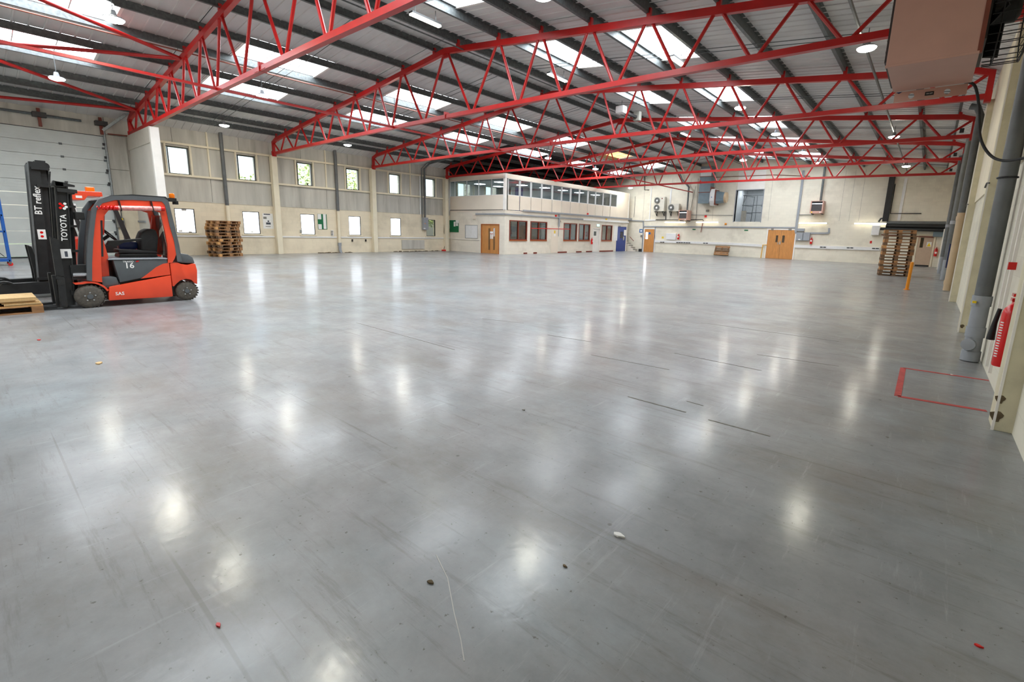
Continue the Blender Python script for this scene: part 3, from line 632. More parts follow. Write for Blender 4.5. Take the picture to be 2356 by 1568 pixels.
# seat
st = MB().prism([(-13.22, .91), (-13.20, .98), (-12.62, .98), (-12.60, .91)], 'x', FC-.22, FC+.22).build('seat_base', 'black', fk, bevel=.015)
MB().prism([(-13.22, 1.0), (-13.22, 1.07), (-12.95, 1.06), (-12.62, 1.03), (-12.6, .98)], 'x', FC-.23, FC+.24).build('seat_cushion', 'rubber_dark', fk, bevel=.03, smooth=50)
MB().prism([(-12.86, 1.03), (-12.86, 1.28), (-12.80, 1.42), (-12.70, 1.48), (-12.58, 1.46), (-12.55, 1.30), (-12.60, 1.0)], 'x', FC-.2, FC+.21).build('seat_back', 'rubber_dark', fk, bevel=.04, smooth=60)
MB().prism([(-13.4, 1.16), (-13.36, 1.24), (-13.2, 1.25), (-12.85, 1.29), (-12.85, 1.25), (-13.14, 1.20), (-13.28, 1.11)], 'x', FC+.25, FC+.34).build('armrest', 'black', fk, bevel=.012)
MB().prism([(-13.16, 1.06), (-13.16, 1.18), (-13.0, 1.22), (-12.86, 1.2), (-12.86, 1.06)], 'x', FC-.24, FC-.02).build('bolster', 'navy', fk, bevel=.03, smooth=50)
MB().prism([(-12.64, 1.02), (-12.56, 1.42), (-12.50, 1.75), (-12.46, 1.75), (-12.47, 1.42), (-12.5, 1.02)], 'x', FC-.4, FC-.3).build('rear_stay', 'orange_deep', fk)
MB().prism([(-12.56, .95), (-12.44, 1.75), (-12.40, 1.75), (-12.46, .95)], 'x', FX-FW+.08, FX-.12).build('rear_screen', 'glass_dark', fk)
MB().box((FX-.16, -12.36, 2.03), (FX-.04, -12.24, 2.1)).build('beacon_bracket', 'black', fk)
MB().lathe([(.045, 0), (.05, .01), (.048, .08), (.03, .095)], (FX-.1, -12.3, 2.1), (0, 0, 1), 14).build('beacon', 'amber', fk, smooth=40)
MB().box((FX-.2, -12.28, 1.98), (FX-.1, -12.2, 2.05)).build('work_lamp', 'black', fk)
for xx in (FX-.1, FX-.3):
    MB().box((xx-.06, -13.78, 1.62), (xx+.06, -13.66, 1.76)).build('head_lamp', 'black', fk, bevel=.015)
# mast, tilted back 4 degrees
mp = lambda s, z: (-14.13+s+.068*z, z)                           # s = distance along y from the mast's front edge
def rail(parent, x, s0, s1, z0, z1, w, name, mt='black_steel'): return MB().prism([mp(s0, z0), mp(s1, z0), mp(s1, z1), mp(s0, z1)], 'x', x-w/2, x+w/2).build(name, mt, parent)
for sd in (1, -1):
    x = FC+sd*.33
    rail(fk, x, .0, .17, .06, 2.27, .05, 'outer_mast_channel'); rail(fk, x+sd*.035, .0, .02, .06, 2.26, .04, 'mast_flange'); rail(fk, x+sd*.035, .15, .17, .06, 2.26, .04, 'mast_flange')
    rail(fk, x-sd*.07, .02, .12, .09, 2.25, .05, 'inner_mast_channel')
    MB().tube([(x-sd*.06, *mp(.2, .1)), (x-sd*.06, *mp(.2, 2.1))], .03, 8).build('lift_cylinder', 'black_steel', fk)
    for zz in (.55, 1.05, 1.5, 1.85): MB().box((x-sd*.12, mp(.14, zz)[0], zz-.02), (x+sd*.03, mp(.26, zz)[0], zz+.02)).build('hose_clip', 'black', fk)
for zz, s in ((2.24, .06), (2.12, .2), (.3, .17)): MB().box((FC-.4, mp(s, zz)[0]-.05, zz-.05), (FC+.4, mp(s, zz)[0]+.05, zz+.03)).build('mast_crossbeam', 'black_steel', fk)
MB().prism([(-14.03, 2.20), (-13.99, 2.29), (-13.72, 2.23), (-13.72, 2.20)], 'x', FC+.28, FC+.4).build('mast_head', 'black_steel', fk)
MB().prism([(-13.96, 2.10), (-13.96, 2.17), (-13.70, 2.15), (-13.70, 2.09)], 'x', FC+.3, FC+.41).build('hose_guide', 'black_steel', fk)
MB().box((FC+.28, -13.95, .53), (FC+.42, -13.72, .80)).build('tilt_bracket', 'black_steel', fk)
MB().tube([(FC+.42, -13.93, .62), (FC+.44, -13.68, .62)], .035, 8).build('tilt_cylinder', 'chrome', fk)
# fork carriage and forks
for zz in (.12, .5): MB().box((FC-.48, -14.15, zz-.05), (FC+.48, -14.09, zz+.05)).build('carriage_bar', 'black_steel', fk)
MB().prism([(-14.17, .05), (-14.14, .62), (-14.05, .58), (-14.07, .05)], 'x', FC+.41, FC+.47).build('carriage_side', 'black_steel', fk)
MB().prism([(-14.155, .62), (-14.15, 1.31), (-14.045, 1.26), (-14.05, .60)], 'x', FC+.36, FC+.43).build('carriage_plate', 'black_steel', fk)
for sx in (-.28, .3):
    MB().box((FC+sx-.06, -14.20, .03), (FC+sx+.06, -14.155, .62)).prism([(-14.20, .02), (-14.20, .06), (-15.35, .04), (-15.4, .02)], 'x', FC+sx-.06, FC+sx+.06).build('fork', 'black_steel', fk)
for sx in (-.12, .12): MB().box((FC+sx-.02, mp(.1, 1.3)[0]-.005, .3), (FC+sx+.02, mp(.1, 1.3)[0]+.005, 2.1)).build('lift_chain', 'black', fk)
# lettering and stickers on the mast and body
def letter(parent, s, size, o, ex, ey, mt, name='lettering'): return text_mb(s, size, .0015).xf(basis(o, ex, ey)).build(name, mt, parent)
updir = V3((0, .068, 1)); xs_ = FC+.33+.058
letter(fk, 'TOYOTA', .115, (xs_, *mp(.085, 1.47)), updir, V3((0, -1, .068)), 'paper')
for k, (dy, dz, mt) in enumerate(((-.03, .03, 'ext_red'), (.03, .035, 'paper'), (0, 0, 'ext_red'), (.045, -.02, 'paper'), (-.03, -.04, 'ext_red'), (.02, -.05, 'paper'))):
    c = mp(.085+dy, 1.86+dz); MB().lathe([(.022, 0), (.022, .002)], (xs_, c[0], c[1]), (1, 0, 0), 12).build('mast_emblem', mt, fk)
c = mp(.09, 1.0); MB().box((xs_-.001, c[0]-.07, c[1]-.075), (xs_+.002, c[0]+.07, c[1]+.09)).build('data_plate', 'paper', fk)
MB().box((xs_+.002, c[0]-.02, c[1]-.05), (xs_+.003, c[0]+.02, c[1]+.05)).build('data_plate_mark', 'ink', fk)
letter(fk, '16', .15, (FX-.012, -13.13, .765), (0, 1, 0), (0, 0, 1), 'paper'); letter(fk, 'TRAIGO', .045, (FX-.012, -13.14, .845), (0, 1, 0), (0, 0, 1), 'paper')
MB().prism([(-13.03, .835), (-13.01, .86), (-12.97, .86), (-12.99, .835)], 'x', FX-.013, FX-.010).build('lettering_mark', 'ext_red', fk)
letter(fk, 'SAS', .085, (FX+.002, -13.33, .235), (0, 1, 0), (0, 0, 1), 'paper')
# rolled red plastic strapped under the cab roof
rp = thing('plastic_roll', 'shiny red rolled plastic tube strapped along the forklift cab roof', 'roll', (FX+.03, -13.0, 1.8))
a, b = onx(222, 477, FX+.06), onx(378, 480, FX+.06)
MB().tube([a.lerp(b, .26), b], .046, 14).build('roll', 'ext_red', rp, smooth=60)
m = MB(); pts = [a.lerp(b, t*.27)+V3((.028*math.cos(t*34), 0, .028*math.sin(t*34))) for t in [i/60 for i in range(61)]]; m.tube(pts, [.006+.016*min(1, i/40) for i in range(61)], 7); m.build('twisted_end', 'ext_red', rp, smooth=60)
MB().tube([a.lerp(b, .30), a.lerp(b, .94)], .0475, 14).build('wrap_film', 'pink_film', rp, smooth=60)
for t in (.34, .82): MB().bar(a.lerp(b, t)+V3((0, 0, -.06)), a.lerp(b, t-.02)+V3((0, 0, .14)), .11, .014, (0, 1, 0)).build('strap', 'black', rp)

# ================================================================== REACH TRUCK behind the forklift
RX = 14.3; RC = RX-.6
rk = thing('reach_truck', 'black and orange reach truck with a tall black mast, standing behind the forklift', 'reach truck', (RC, -13.6, 0))
rm = lambda s, z: (-14.25+s+.055*z, z)
for sd in (1, -1):
    x = RC+.5 if sd > 0 else RC+.08
    for (s0, s1, z1, dx, nm) in ((0, .16, 2.74, 0, 'outer_mast_channel'), (.10, .25, 2.78, -.06, 'inner_mast_channel')):
        MB().prism([rm(s0, .2), rm(s1, .2), rm(s1, z1), rm(s0, z1)], 'x', x+sd*dx-.03, x+sd*dx+.03).build(nm, 'black_steel', rk)
    MB().prism([rm(-.025, .2), rm(0, .2), rm(0, 2.74), rm(-.025, 2.68)], 'x', x-.02, x+.05).build('mast_flange', 'grey_pipe', rk)
    MB().tube([(x-sd*.12, *rm(.27, .3)), (x-sd*.12, *rm(.27, 2.6))], .025, 8).build('lift_cylinder', 'black_steel', rk)
    x = RC+sd*.5
    leg = MB().prism([(-13.9, .08), (-13.9, .34), (-14.75, .32), (-14.85, .22), (-15.4, .2), (-15.4, .08)], 'x', x-.08, x+.08).build('support_leg', 'black_steel', rk, bevel=.01)
    MB().strip(arc(-14.72, .2, .17, 10, 170), arc(-14.72, .2, .14, 10, 170), 'x', x-.09, x+.1).build('wheel_arch', 'black_steel', leg)
    MB().lathe([(.11, 0), (.14, .01), (.14, .11), (.11, .12)], (x+.07, -14.72, .14), (-1, 0, 0), 18).build('load_wheel', 'rubber_dark', leg, smooth=40)
for zz, s in ((2.62, .16), (2.28, .22), (.4, .1)):
    MB().box((RC-.52, rm(s, zz)[0]-.13, zz-.03), (RC+.58, rm(s, zz)[0]+.13, zz+.02)).build('mast_crossbeam', 'black_steel', rk)
MB().lathe([(.07, -.05), (.07, .05)], (RC+.4, *rm(.24, 2.68)), (1, 0, 0), 16).build('chain_sheave', 'black', rk, smooth=40)
for s in (.24, .28, .31): MB().tube([(RC+.42, *rm(s, 2.58)), (RC+.46, *rm(.27, 2.2)), (RC+.44, *rm(.28, 1.3))], .012, 6).build('hydraulic_hose', 'rubber_dark', rk)
letter(rk, 'BT reflex', .15, (RX-.06, *rm(.085, 1.98)), V3((0, .055, 1)), V3((0, -1, .055)), 'paper')
c = rm(.1, 1.3); MB().box((RX-.07, c[0]-.06, c[1]-.1), (RX-.062, c[0]+.06, c[1]+.1)).build('warning_plate', 'paper', rk)
for dz in (.04, -.04): MB().lathe([(.025, 0), (.025, .002)], (RX-.062, c[0], c[1]+dz), (1, 0, 0), 12).build('warning_plate_mark', 'ext_red', rk)
for sx in (.25, -.25):
    MB().prism([(-14.31, 1.07), (-14.25, 1.05), (-14.18, .55), (-14.16, .12), (-14.28, .12), (-14.28, .55)], 'x', RC+sx+.12, RC+sx+.18).build('fork_shank', 'black_steel', rk)
    MB().prism([(-14.1, .10), (-14.1, .15), (-15.3, .13), (-15.35, .10)], 'x', RC+sx+.09, RC+sx+.21).build('fork', 'black_steel', rk)
MB().box((RC-.6, -13.95, .1), (RC+.6, -12.6, .5)).build('chassis', 'black_steel', rk)
MB().prism([(-13.62, .35), (-13.60, 1.22), (-13.44, 1.24), (-13.36, .9), (-13.30, .35)], 'x', RC-.58, RC+.58).build('body_front', 'orange_deep', rk, bevel=.02)
MB().prism([(-12.75, .3), (-12.75, 1.05), (-12.5, 1.0), (-12.4, .6), (-12.4, .3)], 'x', RC-.6, RC+.6).build('battery_cover', 'orange_deep', rk, bevel=.02)
MB().prism([(-13.50, 1.24), (-13.62, 2.05), (-13.56, 2.06), (-13.42, 1.24)], 'x', RC+.5, RC+.56).build('guard_post', 'black_steel', rk)
MB().prism([(-13.50, 1.24), (-13.62, 2.05), (-13.56, 2.06), (-13.42, 1.24)], 'x', RC-.56, RC-.5).build('guard_post', 'black_steel', rk)
MB().prism([(-12.72, 1.0), (-12.95, 2.04), (-12.88, 2.06), (-12.62, 1.0)], 'x', RC+.5, RC+.56).build('guard_post', 'black_steel', rk)
MB().prism([(-13.62, 2.10), (-13.56, 2.215), (-13.06, 2.225), (-13.055, 2.12), (-13.3, 2.12), (-13.36, 2.03), (-13.54, 2.03)], 'x', RC-.58, RC+.6).build('guard_roof', 'orange', rk, bevel=.012)
MB().prism([(-13.49, 2.07), (-13.49, 2.12), (-13.39, 2.12), (-13.39, 2.07)], 'x', RC+.6, RC+.603).build('roof_label', 'paper', rk)
MB().box((RC+.2, -13.28, 2.225), (RC+.32, -13.13, 2.33)).build('beacon', 'amber', rk, bevel=.02)
MB().box((RC+.45, -13.62, 1.45), (RC+.55, -13.5, 1.95)).build('lamp_tube', 'white_plastic', rk, bevel=.01)
MB().box((RC-.4, -13.2, .9), (RC+.4, -12.8, 1.1)).build('seat', 'black', rk, bevel=.03)

# ================================================================== pallets
def make_pallet(label, mt, mts=None, L=1.2, Wd=.8, H=.144, group=None):
    t = thing('pallet', label, 'pallet', (0, 0, 0), group); mts = mts or [mt]
    for i in range(5):
        yy = -Wd/2+.0725+i*(Wd-.145)/4; w = .145 if i in (0, 2, 4) else .1
        MB().box((-L/2, yy-w/2, H-.022), (L/2, yy+w/2, H)).build('deck_board', random.choice(mts), t)
    for xx in (-L/2+.0725, 0, L/2-.0725): MB().box((xx-.0725, -Wd/2, H-.044), (xx+.0725, Wd/2, H-.022)).build('stringer_board', random.choice(mts), t)
    for yy, w in ((-Wd/2+.05, .1), (0, .145), (Wd/2-.05, .1)):
        MB().box((-L/2, yy-w/2, 0), (L/2, yy+w/2, .022)).build('bottom_board', random.choice(mts), t)
        for xx in (-L/2+.0725, 0, L/2-.0725): MB().box((xx-.0725, yy-w/2, .022), (xx+.0725, yy+w/2, H-.044)).build('block', random.choice(mts), t)
    return t
protos = [make_pallet('', m_, ms, group='wooden pallets') for m_, ms in (('pallet', ['pallet', 'pallet', 'pallet_new']), ('pallet_old', ['pallet_old', 'pallet_old', 'pallet']), ('pallet_new', ['pallet_new', 'pallet']))]
used = [False]*3
def put_pallet(pi, loc, rz, label, rx=0.0):
    if used[pi]: t = copy_tree(protos[pi])
    else: t = protos[pi]; used[pi] = True
    t.location = loc; t.rotation_euler = (rx, 0, rz); t['label'] = label; return t
POS = lambda i, n: 'bottom' if i == 0 else ('top' if i == n-1 else f'{ORD[i] if i < 10 else str(i+1)+"th"} from the floor')
jit = [0, .02, .01, .03, -.02, .05, .0, .02, .06, .03, .0, .05]
for i in range(12):
    rz = math.radians(90+18+random.uniform(-2, 2)); s = .93 if i == 11 else 1.0
    put_pallet([2, 1, 0, 1, 2, 2, 1, 0, 1, 2, 0, 0][i], (1.32+random.uniform(-.03, .03), -6.74+random.uniform(-.06, .06), i*.1445), rz, f'wooden pallet in the stack against the left wall, {POS(i, 12)}')
for i in range(15):
    put_pallet([1, 1, 0, 1, 0, 1, 1, 0, 1, 2, 1, 0, 1, 1, 0][i], (27.18+random.uniform(-.02, .02), 13.55+random.uniform(-.03, .03), i*.1445), math.radians(8+random.uniform(-1.5, 1.5)), f'wooden pallet in the tall stack near the right wall, {POS(i, 15)}')
# one pallet leaning against the back wall
c = crop(1440, 430, 9.225)
pa, pb = onz(*c(1840, 1465)), onz(*c(2090, 1468)); mid = (pa+pb)/2
put_pallet(1, (mid.x+.05, D-.42, .42), 0, 'single slatted pallet leaning upright against the back wall', rx=math.radians(68))
# pallet on the floor by the forks, with flat cardboard
put_pallet(2, (FX+.12-.42, -14.99, 0), math.radians(90), 'pale wooden pallet on the floor in front of the forklift mast')
cb = thing('cardboard_stack', 'stack of flat brown cardboard sheets lying on the pallet by the forks', 'cardboard', (FX-.3, -14.9, .146))
z = .146
for i in range(7):
    h = .02; a = random.uniform(-.02, .02); x1, y1 = FX+.09+random.uniform(-.03, .02), (-14.42 if i < 3 else -14.47)+random.uniform(-.015, .015)
    MB().box((x1-.72, y1-.44, z), (x1, y1, z+h-.003)).build('sheet', 'cardboard', cb); z += h
cb2 = thing('cardboard_stack', 'second stack of flat cardboard sheets at the far left edge of the floor pallet', 'cardboard', (FX-.3, -15.2, .146))
z = .146
for i in range(6): MB().box((FX-.6, -15.5, z), (FX+.07+random.uniform(-.03, .03), -14.925+random.uniform(-.01, .01)-.005, z+.017)).build('sheet', 'cardboard', cb2); z += .02

# ---- blue trolley at the left edge
tx, ty = 4.35, -14.16
tl = thing('stillage_trolley', 'tall blue steel frame trolley on red castors by the dock door', 'trolley', (tx, ty-.5, 0))
for (dx, dy, nm) in ((0, 0, 'upright'), (-.7, 0, 'upright'), (0, -1.2, 'upright'), (-.7, -1.2, 'upright')): MB().box((tx+dx-.03, ty+dy-.03, .13), (tx+dx+.03, ty+dy+.03, 2.3)).build(nm, 'blue_steel', tl)
for zz in (.18, 1.15, 1.68, 2.27):
    MB().box((tx-.03, ty-1.2, zz-.03), (tx+.03, ty, zz+.03)).build('rail', 'blue_steel', tl); MB().box((tx-.7, ty-.03, zz-.03), (tx, ty+.03, zz+.03)).build('rail', 'blue_steel', tl)
MB().box((tx-.7, ty-1.2, .2), (tx, ty, .23)).build('deck', 'blue_steel', tl)
MB().tube([(tx-.35, ty-.1, .3), (tx-.35, ty-.8, 1.2)], .012, 6).build('wire_brace', 'black', tl)
for (dx, dy) in ((0, 0), (-.7, 0), (0, -1.2), (-.7, -1.2)):
    MB().lathe([(.03, 0), (.06, .005), (.06, .035), (.03, .04)], (tx+dx+.02, ty+dy, .06), (-1, 0, 0), 14).build('castor', 'ext_red', tl, smooth=40); MB().box((tx+dx-.035, ty+dy-.03, .06), (tx+dx+.035, ty+dy+.02, .15)).build('castor_fork', 'galv', tl)

# ================================================================== LEFT WALL FITTINGS
def wbox(name, mt, label, cat, p0, p1, plane, depth, group=None, parent=None, bevel=0.0):
    """flat-backed box on a wall: two photo corners p0, p1 on the plane ('x', X) or ('y', Y), depth into the room"""
    ax, v = plane
    if ax == 'x': a, b = onx(*p0, v), onx(*p1, v); A, B = (v, a.y, a.z), (v+depth, b.y, b.z)
    else: a, b = ony(*p0, v), ony(*p1, v); A, B = (a.x, v, a.z), (b.x, v-depth, b.z)
    m = MB().box(A, B)
    if parent is not None: return m.build(name, mt, parent, bevel=bevel)
    return one(m, name, mt, label, cat, group, bevel=bevel)
LX = ('x', 0.0)
# downpipes in the middle of the first bays
for k, lab in ((1, 'above the left pallet stack'), (2, 'right of the green notice board')):
    y = YT(k)+3.58 if k == 1 else YT(k)+3.57
    t = thing('downpipe', f'grey rainwater pipe on the left wall {lab}', 'pipe', (.16, y, 0), 'left wall downpipes')
    top = [(.12, y-.02, 6.12), (.14, y-.01, 5.8), (.13, y, 5.6)] if k == 2 else [(.13, y, 6.1), (.13, y, 5.6)]
    MB().tube(top+[(.13, y, 2.52)], .085, 12).build('upper_pipe', 'grey_pipe', t, smooth=50)
    MB().tube([(.13, y, 2.55), (.13, y, .62)], .085, 12).build('painted_pipe', 'cream_paint', t, smooth=50)
    MB().tube([(.13, y, .62), (.13, y, .42)], .105, 12).build('collar', 'grey_trunk', t, smooth=50)
    MB().tube([(.13, y, .42), (.13, y, .2), (.15, y+.05, .0)], .085, 12).build('shoe', 'grey_trunk', t, smooth=50)
# dado trunking
for y0, y1, lab in ((-9.5, -3.88, 'behind the left pallet stack'), (YT(2)+.16, YT(2)+3.45, 'under the green notice board'), (YT(2)+3.72, YT(3)-.15, 'between the grey downpipe and the third pillar'), (YT(3)+.15, 8.75, 'in the far left corner by the office')):
    one(MB().box((0, y0, .91), (.05, y1, .985)), 'cable_trunking', 'white_plastic', f'white cable trunking along the left wall {lab}', 'trunking', 'left wall trunking')
# green board with sheets, poster
c = crop(700, 460, 11.2)
gb = thing('notice_board', 'green notice board with white sheets on the left wall between windows', 'notice board', onx(*c(470, 560), 0.0))
wbox('board', 'green', None, None, c(335, 355), c(590, 755), ('x', 0.0), .03, parent=gb)
for a, b in (((340, 358), (440, 495)), ((360, 620), (455, 750)), ((480, 360), (575, 745))): wbox('paper', 'paper', None, None, c(*a), c(*b), ('x', .031), .004, parent=gb)
c = crop(460, 490, 11.78)
po = thing('poster', 'white wall poster with a small grey drawing, right of the pallet stack', 'poster', onx(*c(1850, 220), 0.0))
wbox('sheet', 'paper', None, None, c(1690, 5), c(2000, 425), ('x', 0.0), .01, parent=po)
for a, b, mt in (((1725, 15), (1900, 50), 'ink'), ((1715, 95), (1810, 160), 'ac_grey'), ((1790, 250), (1920, 310), 'ink'), ((1830, 200), (1880, 240), 'ink'), ((1780, 350), (1920, 372), 'ac_grey')): wbox('print', mt, None, None, c(*a), c(*b), ('x', .011), .002, parent=po)
# sockets near the board
c = crop(700, 460, 11.2)
for a, b, lab in (((680, 775), (750, 920), 'beside the grey downpipe'), ((-120, 760), (-60, 840), 'left of the frosted window by the notice board')):
    t = thing('socket_outlets', f'grey socket outlets on the left wall {lab}', 'socket', onx(*c(*a), 0.0)); wbox('plate', 'white_plastic', None, None, c(*a), c(*b), ('x', 0.0), .05, parent=t)
    for j in range(3): wbox('outlet', 'ac_grey', None, None, c(a[0]+8, a[1]+(b[1]-a[1])*(.1+.3*j)), c(b[0]-12, a[1]+(b[1]-a[1])*(.3+.3*j)), ('x', .05), .02, parent=t)
for u, v, lab in ((810, 552, 'left'), (841, 552, 'right')): p = onx(u, v, 0); one(MB().box((0, p.y-.04, p.z-.09), (.06, p.y+.04, p.z+.05)), 'wall_hook', 'black', f'small dark hook under the white trunking below the fourth frosted window, {lab} of two', 'hook')
# electrical isolator with conduits, far bay
c = crop(740, 280, 4.752)
iso = thing('isolator_box', 'grey electrical isolator box on the left wall near the office', 'electrical box', onx(*c(1118, 1110), 0.0))
wbox('box', 'grey_trunk', None, None, c(1092, 1045), c(1145, 1180), LX, .25, parent=iso, bevel=.01)
p = onx(*c(1130, 1112), .25); MB().lathe([(.03, 0), (.03, .02)], p, (1, 0, 0), 10).build('switch', 'bollard', iso)
p = onx(*c(1125, 1165), .25); MB().box((.25, p.y-.08, p.z-.03), (.255, p.y+.08, p.z+.03)).build('label_strip', 'paper', iso)
for (u1, lab) in ((1100, 'left'), (1132, 'right')):
    a = onx(*c(u1, 1045), .1); 
    one(MB().tube([(.1, a.y, a.z), (.1, a.y, 5.75), (.5, a.y+.15, 6.1), (2.2, a.y+.35, 6.35)], .06 if lab == 'right' else .035, 8), 'conduit', 'grey_pipe', f'grey vertical conduit rising from the isolator box, {lab} one', 'conduit', smooth=40)
one(MB().box((0, onx(*c(1070, 600), 0).y-.04, 2.6), (.05, onx(*c(1070, 600), 0).y+.04, 5.3)), 'conduit', 'white_plastic', 'white flat conduit beside the isolator box conduits', 'conduit')
wbox('radiator_panel', 'panel_grey', 'flat grey panel low on the left wall under the far frosted window', 'panel', c(872, 1290), c(1120, 1388), LX, .06)
p = onz(1023, 577); one(MB().box((p.x-.12, p.y-.2, 0), (p.x+.12, p.y+.2, .1)), 'cable_reel', 'sign_red', 'small red cable block on the floor in the corner by the office', 'cable reel', bevel=.03)
one(MB().tube([(.12, 8.2, 5.2), (.12, 8.2, 4.3), (.1, 8.25, 3.0), (.12, 8.15, 1.4), (.1, 8.3, .7), (.15, 8.1, .12)], .018, 6), 'hanging_cable', 'black', 'thin dark cable hanging down the corner beside the office', 'cable', smooth=60)
# dirt along the foot of the left wall
for (u0, u1, lab) in ((732, 806, 'at the foot of the grey downpipe'), (905, 1010, 'below the grey wall panel')):
    a, b = onx(u0, 583, 0), onx(u1, 581, 0); m = MB()
    for i in range(60): t = random.random(); s = random.uniform(.02, .05); x = random.uniform(.02, .18); y = a.y+(b.y-a.y)*t; m.box((x-s, y-s*1.5, 0), (x+s, y+s*1.5, s*random.uniform(.4, 1.2)))
    o = tag(m.build('floor_debris', 'dirt'), f'scattered brown dirt and rubble {lab}', 'debris', kind='stuff')
# small fittings by the dock: control box and cables on the wall beside the door
cbx = thing('door_control_box', 'grey dock door control box with yellow label beside the dock door', 'control box', (0, -10.0, 1.9))
p = onx(276, 512, 0); MB().box((0, p.y-.14, p.z-.22), (.15, p.y+.14, p.z+.22)).build('box', 'ac_grey', cbx, bevel=.01)
MB().box((.15, p.y-.1, p.z+.12), (.155, p.y+.1, p.z+.2)).build('label_plate', 'yellow', cbx); MB().box((.15, p.y-.02, p.z-.15), (.158, p.y+.11, p.z+.08)).build('screen', 'black', cbx)
for (u, lab) in ((270, 'left'), (285, 'right')): q = onx(u, 540, 0); one(MB().tube([(.04, q.y, .1), (.04, q.y, 2.6)], .022, 6), 'conduit', 'grey_pipe', f'thin conduit below the dock door control box, {lab} one', 'conduit')
one(MB().box((0, YT(1)-.1, 1.55), (1.3, YT(1)-.061, 1.63)), 'conduit', 'grey_trunk', 'grey trunking on the stub wall seen through the forklift cab', 'conduit')

# ================================================================== OFFICE BLOCK
XO, YO, YE, ZF, ZT = 5.72, 8.82, 26.0, 3.03, 5.4
OFY, OSX = ('y', YO), ('x', XO)
of = thing('office_block', 'two storey cream office block with a band of windows upstairs', 'office', (XO/2, (YO+YE)/2, 0))
c5 = crop(1010, 360, 5.013)
def hole_wall(plane, lo, hi, z0, z1, holes, mb, t=.15):
    """wall in plane x=XO or y=YO with holes (a0,a1,b0,b1) along the running axis and z"""
    def bx(a, b, p, q):
        if b-a < 1e-4 or q-p < 1e-4: return
        mb.box((XO-t, a, p), (XO, b, q)) if plane == 'x' else mb.box((a, YO, p), (b, YO+t, q))
    s = lo
    for (a0, a1, b0, b1) in sorted(holes): bx(s, a0, z0, z1); bx(a0, a1, z0, b0); bx(a0, a1, b1, z1); s = a1
    bx(s, hi, z0, z1)
# front (facing the camera) ground floor
dA, dB = ony(*c5(487, 775), YO), ony(*c5(693, 1128), YO)
m = MB(); hole_wall('y', .02, XO, 0, ZF-.12, [(dA.x, dB.x, 0, dA.z)], m); m.build('front_wall', 'block_office', of)
# side ground floor with windows and doors
wl_px = [((812, 722), (1012, 968)), ((1055, 740), (1240, 965)), ((1440, 762), (1585, 970)), ((1615, 775), (1735, 970)), ((1880, 790), (1990, 970))]
sw_ = []
for a, b in wl_px: A, B = onx(*c5(*a), XO), onx(*c5(*b), XO); sw_.append((A.y, B.y, .99, 2.36))
wdA, wdB = onx(*c5(1778, 840), XO), onx(*c5(1845, 1100), XO); bdA, bdB = onx(*c5(2055, 797), XO), onx(*c5(2165, 1080), XO)
holes = sw_+[(wdA.y, wdB.y, 0, 2.05), (bdA.y, min(bdB.y, YE-.2), 0, 2.3)]
m = MB(); hole_wall('x', YO+.15, YE, 0, ZF-.12, holes, m); m.build('side_wall', 'block_office', of)
MB().box((.02, YE-.15, 0), (XO-.15, YE, ZT)).build('end_wall', 'block_office', of)
MB().box((.02, YO-.02, ZF-.12), (XO+.02, YO+.1, ZF-.03)).build('fascia', 'cream_panel', of); MB().box((XO-.1, YO+.1, ZF-.12), (XO+.02, YE, ZF-.03)).build('fascia', 'cream_panel', of)
MB().box((.02, YO+.03, ZF-.03), (XO-.03, YO+.1, ZF+.02)).build('shadow_gap', 'black', of)
MB().box((.02, YO+.1, ZF-.2), (XO-.1, YE-.15, ZF)).build('floor_slab', 'office_in', of)
MB().box((.02, YO+.05, ZT-.12), (XO-.02, YE, ZT)).build('roof_slab', 'void_shade', of)  # top blackened with the same shade colour as the space above
MB().box((.06, YO+.2, ZT-.35), (XO-.12, YE-.2, ZT-.3)).build('ceiling_board', 'office_in', of)
MB().box((2.2, YO+4.4, 0), (2.3, YE-.15, ZT-.35)).build('inner_wall', 'office_in', of)
MB().box((.1, YO+4.4, 0), (XO-.4, YO+4.5, ZF)).build('inner_wall', 'office_in', of)
# upper storey: panels below the window band, posts, panes
pf = [(105, 178), (182, 314), (318, 452), (456, 600), (602, 748)]
zs0, zs1 = 4.02, 5.12
for (a, b) in pf:
    x0_, x1_ = ony(*c5(a-3, 420), YO).x, ony(*c5(b+2, 420), YO).x; x0_ = max(.04, x0_); x1_ = min(x1_, XO-.16)
    MB().box((x0_+.006, YO+.01, ZF+.02), (x1_-.006, YO+.07, zs0)).build('wall_panel', 'cream_panel', of)
    f = MB(); t = .03; f.box((x0_, YO+.02, zs0), (x0_+t, YO+.09, zs1)).box((x1_-t, YO+.02, zs0), (x1_, YO+.09, zs1)).box((x0_+t, YO+.02, zs0), (x1_-t, YO+.09, zs0+t)).box((x0_+t, YO+.02, zs1-t), (x1_-t, YO+.09, zs1))
    f = f.build('window_frame', 'white_plastic', of); MB().box((x0_+t, YO+.05, zs0+t), (x1_-t, YO+.056, zs1-t)).build('pane', 'glass_office', f)
MB().box((.02, YO, zs1), (XO, YO+.1, ZT+.02)).build('head_panel', 'cream_panel', of)
MB().box((XO-.17, YO-.01, ZF), (XO+.01, YO+.16, ZT+.02)).build('corner_post', 'white_paint', of)
ps = [(800, 930), (940, 1060), (1068, 1185), (1192, 1305), (1314, 1415), (1422, 1518), (1526, 1620), (1626, 1718), (1726, 1808), (1813, 1895), (1900, 1980), (1986, 2058)]
